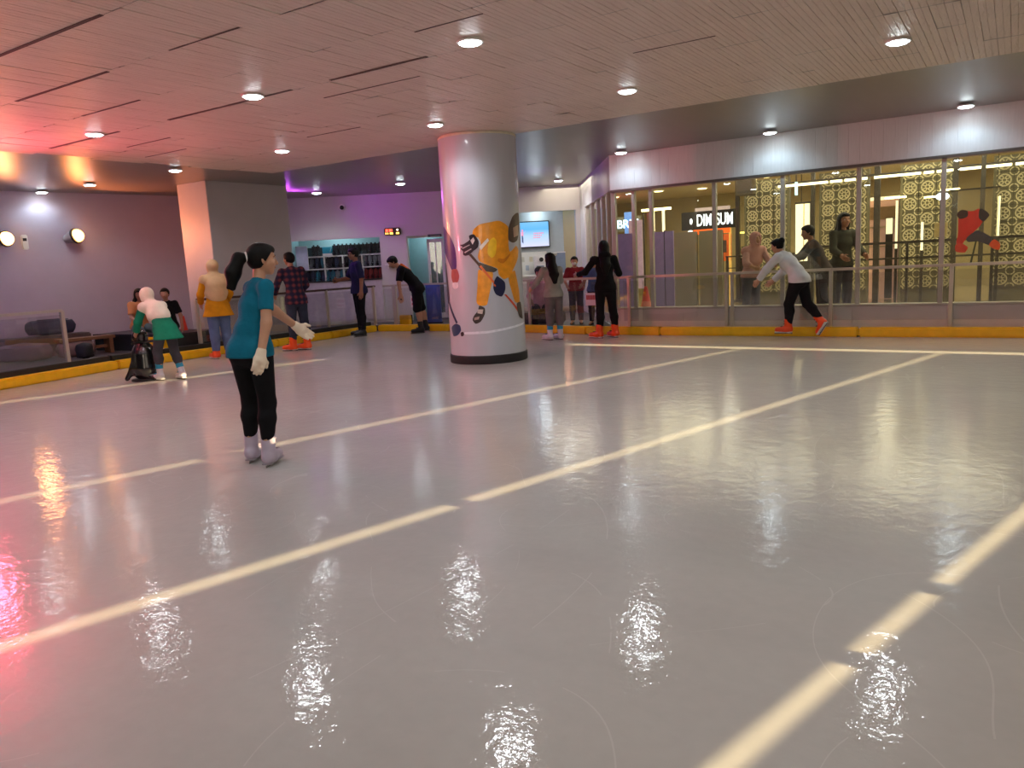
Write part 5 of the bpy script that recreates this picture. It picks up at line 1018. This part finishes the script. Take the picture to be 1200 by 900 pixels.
# ---- girl in black
t = place('person', 'girl all in black with long hair holding the rail, orange boots', -5.62, 11.52, -.12, .99)
B = Body(1.56, lean=4, head=(6, 0), aL=((-.62, .22, -.8), (-.45, .75, -.15)), aR=((.32, .1, -1), (-.1, .9, .2)), lL=((-.05, .02, -1), (-.06, -.02, -1)), lR=((.08, .0, -1), (.09, -.02, -1)), toeL=(-.75, .6), toeR=(-.5, .8))
skin_body(B, t); hair(B, t, 'long'); garment(B, t, 'hoodie', cloth('black_hoodie', (19, 18, 21), .25, .5), sleeves=1.92, e=.014, hem=1.4, flare=.008, hood=True); garment(B, t, 'trousers', cloth('black_pants', (20, 19, 22), .2), legs=1.9, e=.011); boots(B, t, 'orange')
# ---- skater in white shirt
t = place('person', 'skater in white long shirt and black trousers pushing along the rail', -2.52, 11.66, -.90, .42)
B = Body(1.46, lean=41, head=(-4, 2), aL=((-.12, .65, -.7), (.05, .6, -.7)), aR=((.15, .35, -.95), (-.1, .72, -.6)), lL=((-.05, .30, -.95), (-.02, .02, -1)), lR=((.06, -.22, -.96), (.06, -.62, -.78)), toeL=(-.25, .97), toeR=(.2, .55, -.75), bulk=1.02)
skin_body(B, t); hair(B, t, 'bun'); garment(B, t, 'white_shirt', cloth('white_shirt', (206, 204, 206), .06, .6), sleeves=1.9, e=.022, hem=1.30, flare=.008); garment(B, t, 'trousers', cloth('black_joggers', (24, 22, 25), .2, .5), legs=1.88, e=.020, e2=.016); boots(B, t, 'orange')

# ---- onlookers
def sitter(name_label, x, y, z, R, A, H, outfit, top, hairstyle, legs_, lean=10, aL=((-.2, .35, -.9), (.1, .8, -.4)), aR=((.2, .35, -.9), (-.1, .8, -.4)), hd_=(0, 0), sk=SKIN2, seat=True, sleeves=.8, cap=False, mask=False):
    t = place('person', name_label, x, y, R, A, z=0)
    B = Body(H, lean=lean, head=hd_, aL=aL, aR=aR, lL=((-.15, .95, -.12) if seat else (-.03, .02, -1), (0, .15, -1) if seat else (-.02, -.02, -1)), lR=((.15, .95, -.12) if seat else (.03, .02, -1), (0, .15, -1) if seat else (.02, -.02, -1)), seat=z if seat else None, hs=1.06)
    if not seat: t.location.z = z - .03
    skin_body(B, t, sk, h=.011, feet=True); faceparts(B, t)
    if hairstyle: hair(B, t, hairstyle, .010)
    garment(B, t, outfit, top, sleeves=sleeves, e=.018, hem=1.2, h=.011); garment(B, t, 'trousers', legs_, legs=1.95, e=.013, h=.011)
    S = Sdf()
    for i in (0, 1): S.rc(B.an[i] - v3(0, 0, .03 * H), B.an[i] + B.toe[i] * .09 * H - v3(0, 0, .03 * H), .03 * H, .024 * H)
    link('shoes', S.mesh('shoes', .011), BLACK, t)
    if cap: S = Sdf(); S.el(B.hc + B.hu * .35 * B.q, B.hr, B.hf, B.hu, (.86 * B.q, 1.0 * B.q, .78 * B.q), clip=[(B.hc + B.hu * .3 * B.q, -B.hu)]); S.el(B.hc + B.hu * .38 * B.q + B.hf * .9 * B.q, B.hr, B.hf, B.hu, (.6 * B.q, .6 * B.q, .07 * B.q)); link('cap', S.mesh('cap', .009), BLACK, t)
    if mask: S = Sdf(); S.el(B.hc - B.hu * .42 * B.q + B.hf * .62 * B.q, B.hr, B.hf, B.hu, (.5 * B.q, .36 * B.q, .36 * B.q)); link('face_mask', S.mesh('face_mask', .008), WHITE, t)
    return t, B
DK = cloth('dark_trousers', (44, 40, 50)); JN = MATS['cloth_jeans_dark']
t, B = sitter('seated girl with long dark hair and orange top behind the child in green', -13.15, 7.95, .465, .35, -.9, 1.42, 'top', cloth('peach_top', (196, 128, 84)), 'long', cloth('teal_grey_trousers', (92, 108, 112)), 14, hd_=(12, -4))
t, B = sitter('seated girl in black T-shirt on the platform beside the square pillar', -12.42, 8.05, .465, -.25, -.95, 1.36, 'tshirt', MATS['cloth_black_tee'], 'short', MATS['cloth_black_trousers'], 4, aR=((.2, .1, -1), (.05, .25, -1)), aL=((-.35, .05, -1), (-.1, .3, -.9)))
t, B = sitter('seated person in pink top and dark cap behind the fence', -7.80, 13.05, .36, .05, -1, 1.58, 'pink_top', cloth('pink', (198, 140, 162), .12, .5), 'short', DK, 4, sleeves=1.8, cap=True)
MB().mm(-.4, .4, -.3, .22, .12, .33, .02).build('seat_box', DARKF, None, loc=(-7.80, 13.12, 0)).name = 'bench_box'
tag(bpy.data.objects['bench_box'], 'dark low bench box under the person in pink', 'bench')
t, B = sitter('child in red shirt with white face mask leaning on the rail', -6.86, 12.78, .12, -.1, -1, 1.24, 'red_shirt', cloth('red', (134, 40, 46), .15), 'short', JN, 8, aL=((-.3, .3, -.9), (.3, .8, -.5)), aR=((.3, .3, -.9), (-.3, .8, -.5)), seat=False, mask=True, sk=SKIN)
t, B = sitter('child with short dark hair half hidden behind the girl in black', -6.38, 12.62, .12, -.2, -1, 1.22, 'blue_shirt', cloth('blue_shirt', (84, 104, 150), .15), 'short', DK, 6, seat=False)
t, B = sitter('person in pale pink shirt standing behind the glass by the rail', -3.62, 12.82, .15, .55, -.85, 1.44, 'pink_shirt', cloth('dusty_pink', (190, 146, 142), .1, .5), None, cloth('blue_grey_trousers', (84, 86, 100)), 14, seat=False, sleeves=1.6, aL=((-.25, .45, -.8), (.2, .9, -.2)), aR=((.25, .4, -.85), (-.1, .9, -.3)), sk=SKIN); hijab(B, t, (198, 146, 140), 'pink_scarf', .011)
t, B = sitter('person in dark grey jacket leaning behind the glass right of the skater', -2.52, 12.86, .15, -.9, -.2, 1.52, 'grey_jacket', cloth('dark_grey_jacket', (76, 66, 64), .12, .5), 'short', DK, 24, seat=False, sleeves=1.9, aL=((-.15, .7, -.7), (.05, .9, -.1)), aR=((.15, .6, -.75), (-.05, .95, -.1)))
t, B = sitter('person in olive dark coat standing farthest right behind the glass', -2.36, 13.55, .15, .5, -.8, 1.66, 'dark_coat', cloth('dark_olive_coat', (58, 58, 48), .15, .5), 'long', DK, 3, seat=False, sleeves=1.9)
